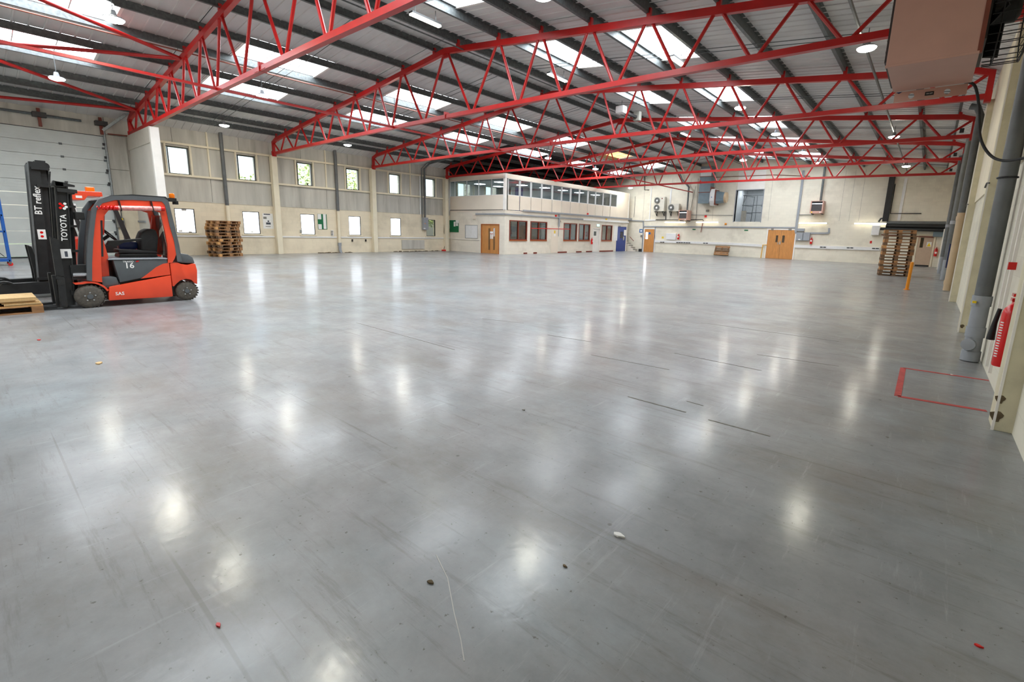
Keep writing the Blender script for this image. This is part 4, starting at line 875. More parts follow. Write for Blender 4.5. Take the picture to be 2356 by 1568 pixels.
for (a, b) in ps:
    ya, yb = onx(*c5(a, 480), XO).y, onx(*c5(b, 480), XO).y; ya = max(ya, YO+.17)
    MB().box((XO-.07, ya+.006, ZF+.02), (XO-.01, yb-.006, zs0)).build('wall_panel', 'cream_panel', of)
    f = MB(); t = .04; f.box((XO-.09, ya, zs0), (XO-.02, ya+t, zs1)).box((XO-.09, yb-t, zs0), (XO-.02, yb, zs1)).box((XO-.09, ya+t, zs0), (XO-.02, yb-t, zs0+t)).box((XO-.09, ya+t, zs1-t), (XO-.02, yb-t, zs1))
    f = f.build('window_frame', 'white_plastic', of); MB().box((XO-.056, ya+t, zs0+t), (XO-.05, yb-t, zs1-t)).build('pane', 'glass_office', f)
ye_ = onx(*c5(2058, 480), XO).y
MB().box((XO-.07, ye_, ZF+.02), (XO-.01, YE, ZT)).build('wall_panel', 'cream_panel', of); MB().box((XO-.1, YO+.17, zs1), (XO, YE, ZT+.02)).build('head_panel', 'cream_panel', of)
MB().box((XO-.12, YE-.06, ZF-.1), (XO+.03, YE+.03, ZT)).build('corner_post', 'white_paint', of)
# lights inside the upper office, fill panels added downstairs, a blue inner door
MB().box((1.2, 10.4, ZF-.23), (3.4, 11.0, ZF-.21)).build('ceiling_lamp_or_fill', 'lamp_panel', of)  # ground-floor panel added to brighten the lower windows from inside
for yy in (15.0, 19.0, 23.0): MB().box((3.2, yy-.6, ZF-.23), (4.6, yy+.6, ZF-.21)).build('ceiling_lamp_or_fill', 'lamp_panel', of)  # further added fill panels in the ground-floor rooms
for (x, y) in ((1.4, 10.6), (3.9, 10.2), (3.9, 12.6), (1.4, 12.6), (4.2, 15), (4.2, 17.4), (4.2, 19.8), (4.2, 22.4)): MB().box((x-.3, y-.3, ZT-.37), (x+.3, y+.3, ZT-.352)).build('ceiling_lamp_or_fill', 'lamp_panel', of)
MB().box((2.31, 13.6, ZF), (2.34, 14.5, ZF+2.0)).build('inner_door', 'door_blue', of)
# timber framed windows below
for (y0, y1, z0, z1) in sw_:
    f = MB(); t = .07; ym = (y0+y1)/2
    f.box((XO-.1, y0, z0), (XO+.03, y0+t, z1)).box((XO-.1, y1-t, z0), (XO+.03, y1, z1)).box((XO-.1, y0+t, z0), (XO+.03, y1-t, z0+t)).box((XO-.1, y0+t, z1-t), (XO+.03, y1-t, z1)).box((XO-.1, ym-t/2, z0+t), (XO+.025, ym+t/2, z1-t))
    f = f.build('window_frame', 'mahogany', of); 
    for a, b in ((y0+t, ym-t/2), (ym+t/2, y1-t)): MB().box((XO-.05, a, z0+t), (XO-.044, b, z1-t)).build('pane', 'glass_dark', f)
    MB().box((XO-.1, y0, z0-.06), (XO+.06, y1, z0-.005)).build('window_sill', 'oak_dark', of)
for (y0, y1, z0, z1) in sw_[:2]: MB().box((XO-.42, y0+.1, z0), (XO-.4, y1-.1, z0+.26)).build('desk_screen', 'paper', of)
# doors of the office
d = MB().box((dA.x+.05, YO+.02, .01), (dB.x-.05, YO+.07, dA.z-.05)).build('door', 'oak', of)
m = MB(); m.box((dA.x, YO-.03, 0), (dA.x+.05, YO+.12, dA.z)).box((dB.x-.05, YO-.03, 0), (dB.x, YO+.12, dA.z)).box((dA.x+.05, YO-.03, dA.z-.05), (dB.x-.05, YO+.12, dA.z)); m.build('door_frame', 'oak_dark', of)
for (a, b) in ((570, 586), (626, 642)): A, B = ony(*c5(a, 825), YO), ony(*c5(b, 1075), YO); MB().box((A.x, YO+.01, B.z), (B.x, YO+.025, A.z)).build('vision_strip', 'glass_dark', d)
xm = (dA.x+dB.x)/2; MB().box((xm-.006, YO+.015, .02), (xm+.006, YO+.024, dA.z-.06)).build('meeting_joint', 'oak_dark', d)
for (a, b, mt) in (((588, 862), (622, 888), 'paper'), ((590, 893), (602, 948), 'paper'), ((608, 893), (621, 948), 'paper'), ((588, 886), (622, 892), 'sign_red')): A, B = ony(*c5(*a), YO), ony(*c5(*b), YO); MB().box((A.x, YO+.008, B.z), (B.x, YO+.02, A.z)).build('notice', mt, d)
d = MB().box((XO-.12, wdA.y+.1, .01), (XO-.06, wdB.y-.06, 2.0)).build('door', 'white_paint', of); A, B = onx(*c5(1785, 862), XO), onx(*c5(1818, 912), XO)
MB().box((XO-.06, A.y, B.z), (XO-.05, B.y, A.z)).build('vision_pane', 'glass_dark', d)
m = MB(); m.box((XO-.13, wdA.y-.02, 0), (XO+.02, wdA.y+.1, 2.05)).box((XO-.13, wdB.y-.06, 0), (XO+.02, wdB.y+.02, 2.05)).box((XO-.13, wdA.y, 2.0), (XO+.02, wdB.y, 2.07)); m.build('door_frame', 'white_paint', of)
be = min(bdB.y, YE-.2)
d = MB().box((XO-.05, bdA.y+.02, .01), (XO+.01, be-.02, 2.28)).build('door', 'door_blue', of); A, B = onx(*c5(2090, 865), XO), onx(*c5(2120, 940), XO)
MB().box((XO+.01, A.y, B.z), (XO+.016, B.y, A.z)).build('vision_pane', 'glass_dark', d)
for (a, b, mt) in (((2135, 845), (2155, 910), 'paper'), ((2123, 922), (2134, 965), 'chrome'), ((2068, 797), (2095, 806), 'chrome')): A, B = onx(*c5(*a), XO+.016), onx(*c5(*b), XO+.016); MB().box((XO+.01, A.y, B.z), (XO+.03, B.y, A.z)).build('door_plate', mt, d)
# flush cream cupboard door and white board beside the blue door, skirting strips
A, B = onx(*c5(1297, 797), XO), onx(*c5(1364, 1118), XO); d = MB().box((XO, A.y, .02), (XO+.03, B.y, A.z)).build('cupboard_door', 'cream_panel', of)
a_, b_ = onx(*c5(1325, 852), XO), onx(*c5(1338, 885), XO); MB().box((XO+.03, a_.y, b_.z), (XO+.036, b_.y, a_.z)).build('warning_label', 'yellow', d)
a_, b_ = onx(*c5(1320, 892), XO), onx(*c5(1343, 918), XO); MB().box((XO+.03, a_.y, b_.z), (XO+.036, b_.y, a_.z)).build('notice', 'paper', d)
for a, b in ((975, 1015), (1088, 1128), (1366, 1472), (1580, 1642), (1695, 1765), (1846, 2005)):
    A, B = onx(*c5(a, 1110), XO), onx(*c5(b, 1105), XO); MB().box((XO, A.y, .005), (XO+.02, B.y, .11)).build('skirting_strip', 'mahogany', of)
# things fixed to the office
nb = thing('notice_board', 'green notice board with pinned papers on the office front wall', 'notice board', ony(*c5(165, 800), YO))
wbox('board', 'green', None, None, c5(103, 733), c5(228, 873), OFY, .03, parent=nb)
for a, b in (((104, 785), (124, 830)), ((170, 750), (190, 805)), ((193, 733), (228, 768)), ((196, 770), (220, 800))): wbox('paper', 'paper', None, None, c5(*a), c5(*b), ('y', YO-.031), .004, parent=nb)
wbx = thing('whiteboard', 'white writing board on the office front beside the oak double door', 'whiteboard', ony(*c5(374, 865), YO))
wbox('frame', 'galv_bright', None, None, c5(303, 788), c5(445, 947), OFY, .025, parent=wbx); wbox('surface', 'white_plastic', None, None, c5(307, 793), c5(441, 942), ('y', YO-.0255), .004, parent=wbx)
wbox('cable_trunking', 'white_plastic', 'white cable trunking along the office front at waist height', 'trunking', c5(95, 945), c5(470, 965), OFY, .05, 'office trunking')
wbox('alarm_sounder', 'sign_red', 'small round red alarm sounder high in the corner by the office', 'alarm', c5(86, 680), c5(105, 700), OFY, .08, bevel=.02)
wbox('junction_box', 'cream_panel', 'cream junction box above the office front trunking', 'junction box', c5(398, 672), c5(425, 720), OFY, .1)
A = ony(*c5(430, 680), YO)
one(MB().box((A.x, YO-.1, 2.70), (XO+.1, YO, 2.79)).box((XO, YO, 2.70), (XO+.1, 18.2, 2.79)), 'cable_tray', 'grey_trunk', 'grey cable tray wrapping the office corner just above the doors', 'cable tray')
one(MB().box((XO, 18.25, 2.66), (XO+.12, YE, 2.80)), 'boxed_trunking', 'white_plastic', 'white boxed trunking above the white and blue office doors', 'trunking')
A = onx(*c5(965, 628), XO); one(MB().box((XO+.02, A.y, ZF-.02), (XO+.12, YE+.6, ZF+.09)), 'cable_tray', 'grey_trunk', 'long grey cable tray along the office side between the storeys', 'cable tray')
A = onx(*c5(1380, 700), XO); one(MB().box((XO+.02, A.y-.06, 2.05), (XO+.11, A.y+.06, ZF)).box((XO, A.y-.02, 1.3), (XO+.05, A.y+.03, 2.05)), 'conduit', 'grey_trunk', 'grey vertical conduit dropping beside the cream cupboard door', 'conduit')
one(MB().bar(onx(*c5(1065, 826), XO+.04), onx(*c5(1510, 836), XO+.04), .006, .05), 'barrier_tape', 'sign_red', 'red and white barrier tape stretched across the office windows', 'tape')
def extinguisher(label, x, y, z, h, r, hose=1):
    t = thing('fire_extinguisher', label, 'extinguisher', (x, y, z), 'fire extinguishers')
    MB().lathe([(r*.92, 0), (r, .015), (r, h*.72), (r*.86, h*.79), (r*.45, h*.85), (r*.28, h*.87), (r*.28, h*.92)], (x, y, z), (0, 0, 1), 18).build('cylinder', 'ext_red', t, smooth=50)
    MB().box((x-.025, y-.03, z+h*.9), (x+.03, y+.09, z+h*.94)).box((x-.02, y-.02, z+h*.96), (x+.025, y+.11, z+h)).build('valve_lever', 'ext_red', t)
    MB().tube([(x, y-.04, z+h*.92), (x, y-.1, z+h*.93), (x, y-r*1.3, z+h*.85), (x, y-r*1.4, z+h*.6)], .012, 6).build('hose', 'black', t, smooth=50)
    return t
p = onx(*c5(1760, 1010), XO+.1); ex = extinguisher('red fire extinguisher on the office wall left of the white door', XO+.12, p.y, p.z, .55, .085)
MB().box((XO+.207, p.y-.05, p.z+.2), (XO+.21, p.y+.05, p.z+.33)).build('label_panel', 'paper', ex)
p = onx(*c5(1830, 792), XO); t = thing('exit_sign', 'small lit green exit sign above the white office door', 'exit sign', p); MB().box((XO, p.y-.22, p.z-.1), (XO+.06, p.y+.22, p.z+.1)).build('casing', 'white_plastic', t); MB().box((XO+.06, p.y-.2, p.z-.08), (XO+.065, p.y+.2, p.z+.08)).build('face', 'exit_green', t)
for (u, v, mt, lab, cat) in ((1345, 683, 'sign_red', 'small red call point on the office fascia', 'call point'), (1712, 660, 'sign_red', 'small red alarm bell on the upper office wall panels', 'alarm'), (1926, 724, 'yellow', 'small yellow warning sign on the office fascia', 'sign'), (1405, 745, 'cream_panel', 'small cream box right of the grey vertical office conduit', 'junction box')):
    p = onx(*c5(u, v), XO); one(MB().box((XO-.005, p.y-.08, p.z-.07), (XO+.08, p.y+.08, p.z+.07)), 'wall_fitting', mt, lab, cat, bevel=.01)
wbox('wall_panel', 'white_plastic', 'white notice panel between the last office window and the blue door', 'panel', c5(2018, 797), c5(2052, 968), OSX, .02)

# ---- stair behind the office end
sr = thing('staircase', 'short dark staircase rising left behind the office end', 'stairs', (6.3, 26.35, 0))
for i in range(6):
    st_ = MB().box((6.55-.25*(i+1), YE+.3, 0), (6.55-.25*i, D-.02, .19*(i+1)-.02)).build('step', 'block_office', sr); MB().box((6.55-.25*(i+1), YE+.28, .19*(i+1)-.02), (6.57-.25*i, D-.02, .19*(i+1)+.01)).build('tread', 'dark_frame', st_)
c = crop(1440, 430, 9.225)
MB().tube([ony(*c(85, 1055), YE+.3), ony(*c(165, 1145), YE+.3)], .03, 8).build('handrail', 'mahogany', sr)

# ================================================================== BACK WALL FITTINGS
BW = ('y', D)
cA, cB, cC, cD = crop(1440, 430, 9.225), crop(1660, 430, 9.225), crop(1880, 400, 7.842), crop(1570, 380, 10.45)
PB = lambda f, x, y, dd=0.0: ony(*f(x, y), D-dd)
def back_door(n, a, b, mt, frame, label, leaves=1):
    A, B = PB(*a), PB(*b); x0_, x1_, h = A.x, B.x, A.z
    d = struct(f'door_{n}', ((x0_+x1_)/2, D, 0), label)
    m = MB(); t = .09; m.box((x0_-t, D-.06, 0), (x0_, D, h+t)).box((x1_, D-.06, 0), (x1_+t, D, h+t)).box((x0_, D-.06, h), (x1_, D, h+t)); m.build('door_frame', frame, d)
    out = []
    for i in range(leaves):
        w = (x1_-x0_)/leaves; out.append(MB().box((x0_+i*w+.008, D-.045, .01), (x0_+(i+1)*w-.008, D-.005, h-.008)).build('leaf', mt, d))
    return d, out
d2, lf = back_door(2, (cA, 408, 890), (cA, 590, 1385), 'oak', 'white_paint', 'single oak door in the back wall beside the stairs')
A, B = PB(cA, 432, 962), PB(cA, 464, 1100); MB().box((A.x, D-.05, B.z), (B.x, D-.045, A.z)).build('vision_pane', 'lamp_panel', lf[0])
A, B = PB(cA, 488, 960), PB(cA, 528, 1005); MB().box((A.x, D-.05, B.z), (B.x, D-.046, A.z)).build('door_sign', 'sign_blue', lf[0])
d3, lf = back_door(3, (cB, 1000, 905), (cB, 1500, 1520), 'oak', 'white_paint', 'double oak door in the back wall', 2)
for (a, b, i, mt) in (((1165, 1025), (1190, 1170), 0, 'glass_dark'), ((1300, 1028), (1330, 1178), 1, 'glass_dark'), ((1195, 1170), (1205, 1215), 0, 'chrome'), ((1238, 1150), (1252, 1215), 1, 'chrome'), ((1060, 880), (1110, 915), 0, 'ac_grey'), ((1430, 885), (1490, 920), 1, 'ac_grey')):
    A, B = PB(cB, *a), PB(cB, *b); MB().box((A.x, D-.075, B.z), (B.x, D-.045, A.z)).build('vision_pane' if mt == 'glass_dark' else ('pull_handle' if mt == 'chrome' else 'door_closer'), mt, lf[i])
cE = crop(1990, 500, 8.71)
d4, lf = back_door(4, (cE, 1078, 360), (cE, 1285, 955), 'beige_door', 'cream_paint', 'beige door in the back right corner')
A, B = PB(cE, 1125, 405), PB(cE, 1155, 605); MB().box((A.x, D-.05, B.z), (B.x, D-.046, A.z)).build('vision_pane', 'glass_dark', lf[0])
A, B = PB(cE, 1245, 490), PB(cE, 1325, 590); lf[0]; MB().box((A.x, D-.05, B.z), (B.x, D-.046, A.z)).build('door_sign', 'paper', lf[0]); MB().prism([(A.x+.02, B.z+.03), (B.x-.02, B.z+.03), ((A.x+B.x)/2, A.z-.04)], 'y', D-.054, D-.05).build('warning_triangle', 'yellow', lf[0])
A, B = PB(cE, 1000, 950), PB(cE, 1270, 985); MB().box((A.x, D-.055, 0), (B.x, D-.045, .1)).build('kick_plate', 'black', lf[0])
# grey cable trays and white trunking
def run(name, mt, label, pts, w, h, cat='trunking', dd=.0, group=None):
    m = MB(); P = [ony(*p, D-dd-w/2) for p in pts]
    for a, b in zip(P, P[1:]): m.bar(a, b, w, h, (0, 0, 1) if abs(b.x-a.x) > abs(b.z-a.z) else (1, 0, 0))
    return one(m, name, mt, label, cat, group)
run('cable_tray', 'grey_trunk', 'grey cable tray framing the single oak door and running to the double door', [cA(60, 705), cA(372, 722), cA(372, 835), cA(2214, 850), cB(1560, 862)], .08, .1)
run('cable_tray', 'grey_trunk', 'grey vertical cable tray rising right of the double oak door', [cB(1575, 960), cB(1700, 20), (1849, 392)], .1, .16)
run('cable_tray', 'grey_trunk', 'grey vertical tray drop at the right of the single oak door', [cA(625, 840), cA(590, 1380)], .06, .1)
run('cable_tray', 'grey_trunk', 'grey vertical tray drop at the left of the single oak door', [cA(372, 840), cA(340, 1380)], .06, .08)
run('cable_tray', 'grey_trunk', 'grey cable tray stepping along under the right wall lights', [cB(1560, 975), cB(2214, 980), cC(215, 1062), cC(215, 975)], .08, .12)
run('cable_trunking', 'white_plastic', 'white bench trunking on the back wall left of the double door', [cA(620, 1150), cA(2214, 1205), cB(870, 1245)], .08, .2)
run('cable_trunking', 'white_plastic', 'white bench trunking on the back wall right of the double door', [cB(1560, 1255), cB(2214, 1280), cC(1130, 1352)], .08, .22)
k = 0
for f, xs, yy in ((cA, (748, 795, 1090, 1140, 1190, 1242, 1295, 1345, 1662, 1718), 1178), (cC, (75, 135, 560, 625, 1020, 1085), 1332)):
    for x in xs:
        p = PB(f, x, yy+(x-1100)*.022 if f is cA else yy-2+(x-500)*.025, .09); k += 1
        one(MB().box((p.x-.09, D-.1, p.z-.035), (p.x+.09, D-.08, p.z+.035)), 'socket_outlet', 'dark_frame', f'dark socket outlet in the white bench trunking, {ORD[k-1] if k <= 10 else str(k)+"th"} from the left', 'socket', 'bench sockets')
# fluorescent tubes on the back wall
for i, (f, x0_, x1_, yy, lab) in enumerate(((cA, 825, 1265, 747, 'leftmost'), (cA, 1490, 1960, 749, 'second from the left'), (cB, 1640, 2240, 768, 'third from the left'), (cC, 668, 1255, 897, 'rightmost, above the boiler'))):
    A, B = PB(f, x0_, yy, .12), PB(f, x1_, yy, .12); zz = (A.z+B.z)/2
    t = thing('tube_light', f'bright fluorescent tube light on the back wall, {lab}', 'light', ((A.x+B.x)/2, D, zz), 'back wall tube lights')
    MB().box((A.x, D-.1, zz-.03), (B.x, D, zz+.06)).build('housing', 'white_plastic', t); MB().box((A.x+.02, D-.16, zz-.04), (B.x-.02, D-.1, zz+.04)).build('tube', 'tube', t)
# signs, boxes
wbox('fuse_box', 'white_plastic', 'white rectangular panel above the bench trunking by the small extinguisher', 'panel', cA(868, 980), cA(1062, 1120), BW, .12, bevel=.01)
wbox('warning_sign', 'yellow', 'small yellow warning triangle sign right of the single oak door', 'sign', cA(765, 1050), cA(800, 1090), BW, .01)
bs = thing('fire_action_sign', 'blue square sign on the back wall left of the single oak door', 'sign', PB(cA, 322, 930)); wbox('board', 'sign_blue', None, None, cA(290, 892), cA(355, 968), BW, .015, parent=bs); wbox('text_panel', 'paper', None, None, cA(305, 912), cA(342, 950), ('y', D-.016), .003, parent=bs)
wbox('call_point', 'bollard', 'small orange and red call point above the grey tray', 'call point', cA(2102, 765), cA(2140, 802), BW, .06, bevel=.01)
wbox('exit_plate', 'green', 'small green exit lettering plate under the grey tray, nearer the tube lights', 'sign', cA(1415, 888), cA(1478, 912), BW, .01)
wbox('exit_plate', 'green', 'small green exit lettering plate under the grey tray, nearer the double door', 'sign', cB(485, 905), cB(565, 932), BW, .01)
wbox('fire_bell', 'sign_red', 'round red alarm bell below the large grey duct', 'alarm', cA(1675, 600), cA(1715, 645), BW, .08, bevel=.02)
wbox('flood_lamp', 'ac_grey', 'small dark flood lamp on the wall under the large duct', 'lamp', cA(1715, 485), cA(1765, 525), BW, .2, bevel=.02)
wbox('notice', 'sign_red', 'small red fire notice left of the tall pallet stack', 'notice', cC(955, 1205), cC(985, 1252), BW, .01)
wbox('paper_bin', 'dark_frame', 'dark bin standing at the foot of the stair wall', 'bin', cA(300, 1310), cA(340, 1372), BW, .3)
wbox('switch_box', 'ac_grey', 'small grey switch box below the blue sign', 'switch', cA(318, 1018), cA(345, 1050), BW, .08)
for (f, x, y, h, lab) in ((cA, 1112, 1112, .5, 'red fire extinguisher on the back wall beside the white panel'), (cB, 1897, 1208, .5, 'red fire extinguisher on the back wall beside the grey cabinets'), (cE, 1405, 778, .62, 'red fire extinguisher on the back wall right of the beige door')):
    p = PB(f, x, y, .1); e = extinguisher(lab, p.x, D-.12, p.z, h, .085)
    MB().box((p.x-.05, D-.209, p.z+.18), (p.x+.05, D-.204, p.z+.3)).build('label_panel', 'paper', e)
ec = thing('electrical_cabinet', 'grey double electrical cabinet right of the double oak door', 'cabinet', PB(cB, 1740, 1135))
for a, b in (((1605, 965), (1735, 1135)), ((1742, 968), (1870, 1138))): wbox('cabinet_door', 'grey_trunk', None, None, cB(*a), cB(*b), BW, .22, parent=ec, bevel=.01)
wbox('label_plate', 'paper', None, None, cB(1630, 1100), cB(1672, 1122), ('y', D-.22), .004, parent=ec)
wbox('switch_box', 'grey_trunk', 'small grey switch box on top of the double electrical cabinet', 'switch', cB(1620, 878), cB(1762, 940), BW, .18, bevel=.01)
one(MB().tube([PB(cB, 830, 1520, .08), PB(cB, 878, 1225, .08), PB(cB, 960, 1228, .08)], .03, 8), 'gas_pipe', 'gas_yellow', 'yellow gas pipe rising from the floor left of the double oak door', 'pipe', smooth=50)
for (pts, mt, r, lab) in (([cA(1590, 960), cA(1640, 720)], 'copper', .03, 'short brown pipe crossing the second tube light'), ([cA(640, 690), cA(1180, 700), cA(1630, 690), cA(1645, 712)], 'dark_frame', .035, 'black flexible pipe running below the air conditioners'), ([cA(845, 700), cA(852, 520), cA(780, 495)], 'dark_frame', .04, 'black insulated pipe dropping from the double fan unit'), ([cB(240, 600), cA(1390, 590)], 'grey_pipe', .018, 'thin grey conduit from the pink heater to the wall opening'), ([cB(1640, 590), cB(1950, 590), cB(1955, 570)], 'grey_pipe', .025, 'thin grey pipe under the right pink heater'),
                          ([cD(770, 290), cD(1400, 262), cD(2195, 228), cB(1880, -230)], 'copper', .022, 'thin brown pipe running high across the white panel'), ([(1483, 400), cA(398, 60), cA(490, 62)], 'dark_frame', .03, 'dark bent pipe high on the wall above the stairs'), ([cC(1410, 180), cC(1320, 712), cC(1880, 712)], 'dark_frame', .03, 'dark pipe running to the right corner above the grey pipe'),
                          ([cD(380, 320), cD(330, 1300)], 'grey_pipe', .018, 'thin conduit down the wall left of the large duct'), ([cD(320, 500), cD(190, 1100)], 'grey_pipe', .015, 'thin conduit between the flue and the large duct'), ([cA(200, 200), cA(170, 640)], 'grey_pipe', .015, 'thin conduit down the wall above the stairs')):
    one(MB().tube([ony(*p, D-.07) for p in pts], r, 8), 'wall_pipe', mt, lab, 'pipe', smooth=50)
run('conduit', 'white_plastic', 'white vertical conduit left of the double fan unit', [cA(545, 10), cA(500, 690)], .05, .08)
run('conduit', 'white_plastic', 'white horizontal conduit end above the single oak door', [cA(410, 705), cA(630, 700)], .06, .12)
run('conduit', 'white_plastic', 'white vertical conduit above the single fan unit', [cA(965, 40), cA(940, 350)], .05, .12)
# air conditioners
def fan_unit(label, f, a, b, fans, dep, pipes=None):
    A, B = PB(f, *a, dep), PB(f, *b, dep); t = thing('air_conditioner', label, 'air conditioner', ((A.x+B.x)/2, D, B.z), 'outdoor units on the back wall')
    y = D-.12-dep; MB().box((A.x, y, B.z), (B.x, D-.12, A.z)).build('casing', 'ac_white', t, bevel=.015)
    w = B.x-A.x; h = A.z-B.z; r = min(w*.27, h/fans*.42)
    for i in range(fans):
        cx = A.x+w*(.32 if fans > 1 else .30); cz = B.z+h*(i+.5)/fans
        g = MB().lathe([(r*.2, 0), (r, 0), (r, .03), (r*.2, .03)], (cx, y-.005, cz), (0, -1, 0), 24).build('fan_grille', 'forklift_grey', t)
        m = MB()
        for rr in (.4, .6, .8, .98): m.tube([(cx+r*rr*math.cos(q), y-.045, cz+r*rr*math.sin(q)) for q in [j*math.pi/10 for j in range(21)]], .012, 5)
        m.build('grille_ring', 'ac_grey', g); MB().lathe([(.02, 0), (r*.34, 0), (r*.3, .03), (.02, .03)], (cx, y-.036, cz), (0, -1, 0), 16).build('fan_hub', 'white_plastic', g)
    for xx in (A.x+.15*w, B.x-.15*w):
        MB().bar((xx, y-.02, B.z-.03), (xx, D-.01, B.z-.03), .06, .06).bar((xx, D-.04, B.z-.03), (xx, D-.04, B.z-.42), .06, .05).bar((xx, y+.08, B.z-.05), (xx, D-.04, B.z-.4), .04, .04).build('bracket', 'dark_frame', t)
    return t
a1 = fan_unit('tall air conditioning unit with two round fans on the back wall', cA, (612, 215), (815, 515), 2, .42)
a2 = fan_unit('low air conditioning unit with one round fan on the back wall', cA, (912, 358), (1128, 515), 1, .36)
p = PB(cA, 770, 243, .54); MB().box((p.x-.05, D-.545, p.z-.05), (p.x+.05, D-.541, p.z+.05)).build('badge', 'mahogany', a1)
# pink unit heaters
def heater(label, c0, wx, h, dep, flue, flue_pts=None):
    """c0: bottom-left-front corner of the louvred front facing -y"""
    x, y, z = c0; t = thing('unit_heater', label, 'heater', (x+wx/2, y+dep/2, z), 'pink unit heaters')
    MB().box((x, y+.02, z), (x+wx, y+dep, z+h)).build('casing', 'heater_pink', t, bevel=.012)
    f = MB(); b = .07; f.box((x, y-.02, z), (x+b, y+.02, z+h)).box((x+wx-b, y-.02, z), (x+wx, y+.02, z+h)).box((x+b, y-.02, z), (x+wx-b, y+.02, z+.16)).box((x+b, y-.02, z+h-.04), (x+wx-b, y+.02, z+h)); f.build('front_frame', 'heater_pink', t)
    MB().box((x+b, y+.005, z+.16), (x+wx-b, y+.021, z+h-.04)).build('grille_back', 'black', t)
    for i in range(7): zz = z+.19+i*(h-.3)/7.5; MB().add([(x+b, y-.015, zz), (x+wx-b, y-.015, zz), (x+wx-b, y+.012, zz+.05), (x+b, y+.012, zz+.05)], [(0, 1, 2, 3)]).build('louvre', 'heater_dark' if i < 6 else 'chrome', t)
    MB().box((x+.09, y-.026, z+.04), (x+.17, y-.02, z+.11)).build('warning_label', 'yellow', t); MB().box((x+wx-.2, y-.026, z+.04), (x+wx-.1, y-.02, z+.1)).build('badge', 'paper', t)
    MB().tube(flue, .075, 12).build('flue', 'galv', t, smooth=50)
    for xx in (x+.1, x+wx-.1): MB().bar((xx, y+.15, z-.03), (xx, D-.005, z-.03), .05, .06).build('support_arm', 'dark_frame', t)
    return t
A = PB(cB, 1905, 295, .95); B = PB(cB, 2140, 555, .95)
heater('pink unit heater on the back wall to the right, with a flue', (A.x, D-.98, B.z), B.x-A.x, A.z-B.z, .85, [((A.x+B.x)/2+.12, D-.5, A.z-.02), ((A.x+B.x)/2+.1, D-.45, 6.95)])
A = PB(cA, 1130, 492, .95); B = PB(cA, 1298, 705, .95)
heater('pink unit heater on the back wall between the air conditioners and the duct', (A.x, D-.98, B.z), B.x-A.x, A.z-B.z, .85, [((A.x+B.x)/2+.15, D-.5, A.z-.02), ((A.x+B.x)/2+.1, D-.45, 5.8), ((A.x+B.x)/2-.6, D-.45, 6.5), ((A.x+B.x)/2-.9, D-.45, 7.1)])
# large ventilation duct
du = thing('ventilation_duct', 'large blue-grey square ventilation duct turning into a round orange-capped cone', 'duct', (12.6, D-.6, 4.4))
dx0, dx1 = PB(cD, 385, 800, .9).x, PB(cD, 655, 800, .9).x; zb_ = PB(cD, 370, 915, .9).z; dy = D-.95
MB().box((dx0, dy, zb_), (dx1, D-.1, 7.4)).build('vertical_duct', 'duct_blue', du)
for zz in (PB(cD, 400, 655, .9).z, PB(cD, 420, 280, .9).z): MB().box((dx0-.03, dy-.03, zz-.025), (dx1+.03, D-.08, zz+.025)).build('flange', 'copper', du)
MB().box((dx0+.02, dy-.01, PB(cD, 420, 275, .9).z), (dx1-.02, dy, PB(cD, 430, 95, .9).z)).build('white_collar', 'white_plastic', du)
zc = (PB(cD, 700, 970, .9).z+PB(cD, 740, 575, .9).z)/2+.02; hh = (PB(cD, 740, 575, .9).z-PB(cD, 700, 970, .9).z)/2; ymid = dy+.42
MB().box((dx1, dy, zb_), (dx1+.06, D-.1, zb_+1.35)).build('flange', 'copper', du)
oc = [(ymid-.62, zc-.3), (ymid-.35, zc-hh), (ymid+.35, zc-hh), (ymid+.62, zc-.3), (ymid+.62, zc+.3), (ymid+.35, zc+hh), (ymid-.35, zc+hh), (ymid-.62, zc+.3)]
ol = MB().prism([(max(dy-.18, p[0]), p[1]) for p in oc], 'x', dx1+.06, dx1+.42).build('fan_housing', 'white_plastic', du, bevel=.01)
MB().box((dx1+.2, dy-.19, zc-.05), (dx1+.27, dy-.18, zc+.02)).build('badge', 'sign_blue', ol)
MB().box((dx1+.42, dy-.02, zc-.62), (dx1+.5, D-.12, zc+.6)).build('flange', 'copper', du)
cx0 = dx1+.5; m = MB(); sq = [(cx0, dy+.02, zc-.56), (cx0, D-.16, zc-.56), (cx0, D-.16, zc+.56), (cx0, dy+.02, zc+.56)]
n8 = 16; o = len(m.v)
ring0 = []
for i in range(n8):
    a = 2*math.pi*(i+.5)/n8; s_ = 1/max(abs(math.cos(a)), abs(math.sin(a))); ring0.append((cx0, ymid+.37*math.cos(a)*s_, zc+.52*math.sin(a)*s_))
ring1 = [(cx0+.62, ymid+.33*math.cos(2*math.pi*(i+.5)/n8), zc+.42*math.sin(2*math.pi*(i+.5)/n8)-.02) for i in range(n8)]
m.add(ring0+ring1, [(i, (i+1) % n8, n8+(i+1) % n8, n8+i) for i in range(n8)]); m.build('cone', 'duct_blue', du)
MB().add([(p[0], p[1], p[2]) for p in ring1]+[(p[0]+.2, p[1], p[2]) for p in ring1], [(i, (i+1) % n8, n8+(i+1) % n8, n8+i) for i in range(n8)]+[tuple(range(n8, 2*n8))]).build('round_end', 'tan_paint', du)
for dz in (zb_+.05, 6.2): MB().bar((dx0+.1, D-.1, dz), (dx1-.1, D-.001, dz), .06, .06).build('support_arm', 'dark_frame', du)
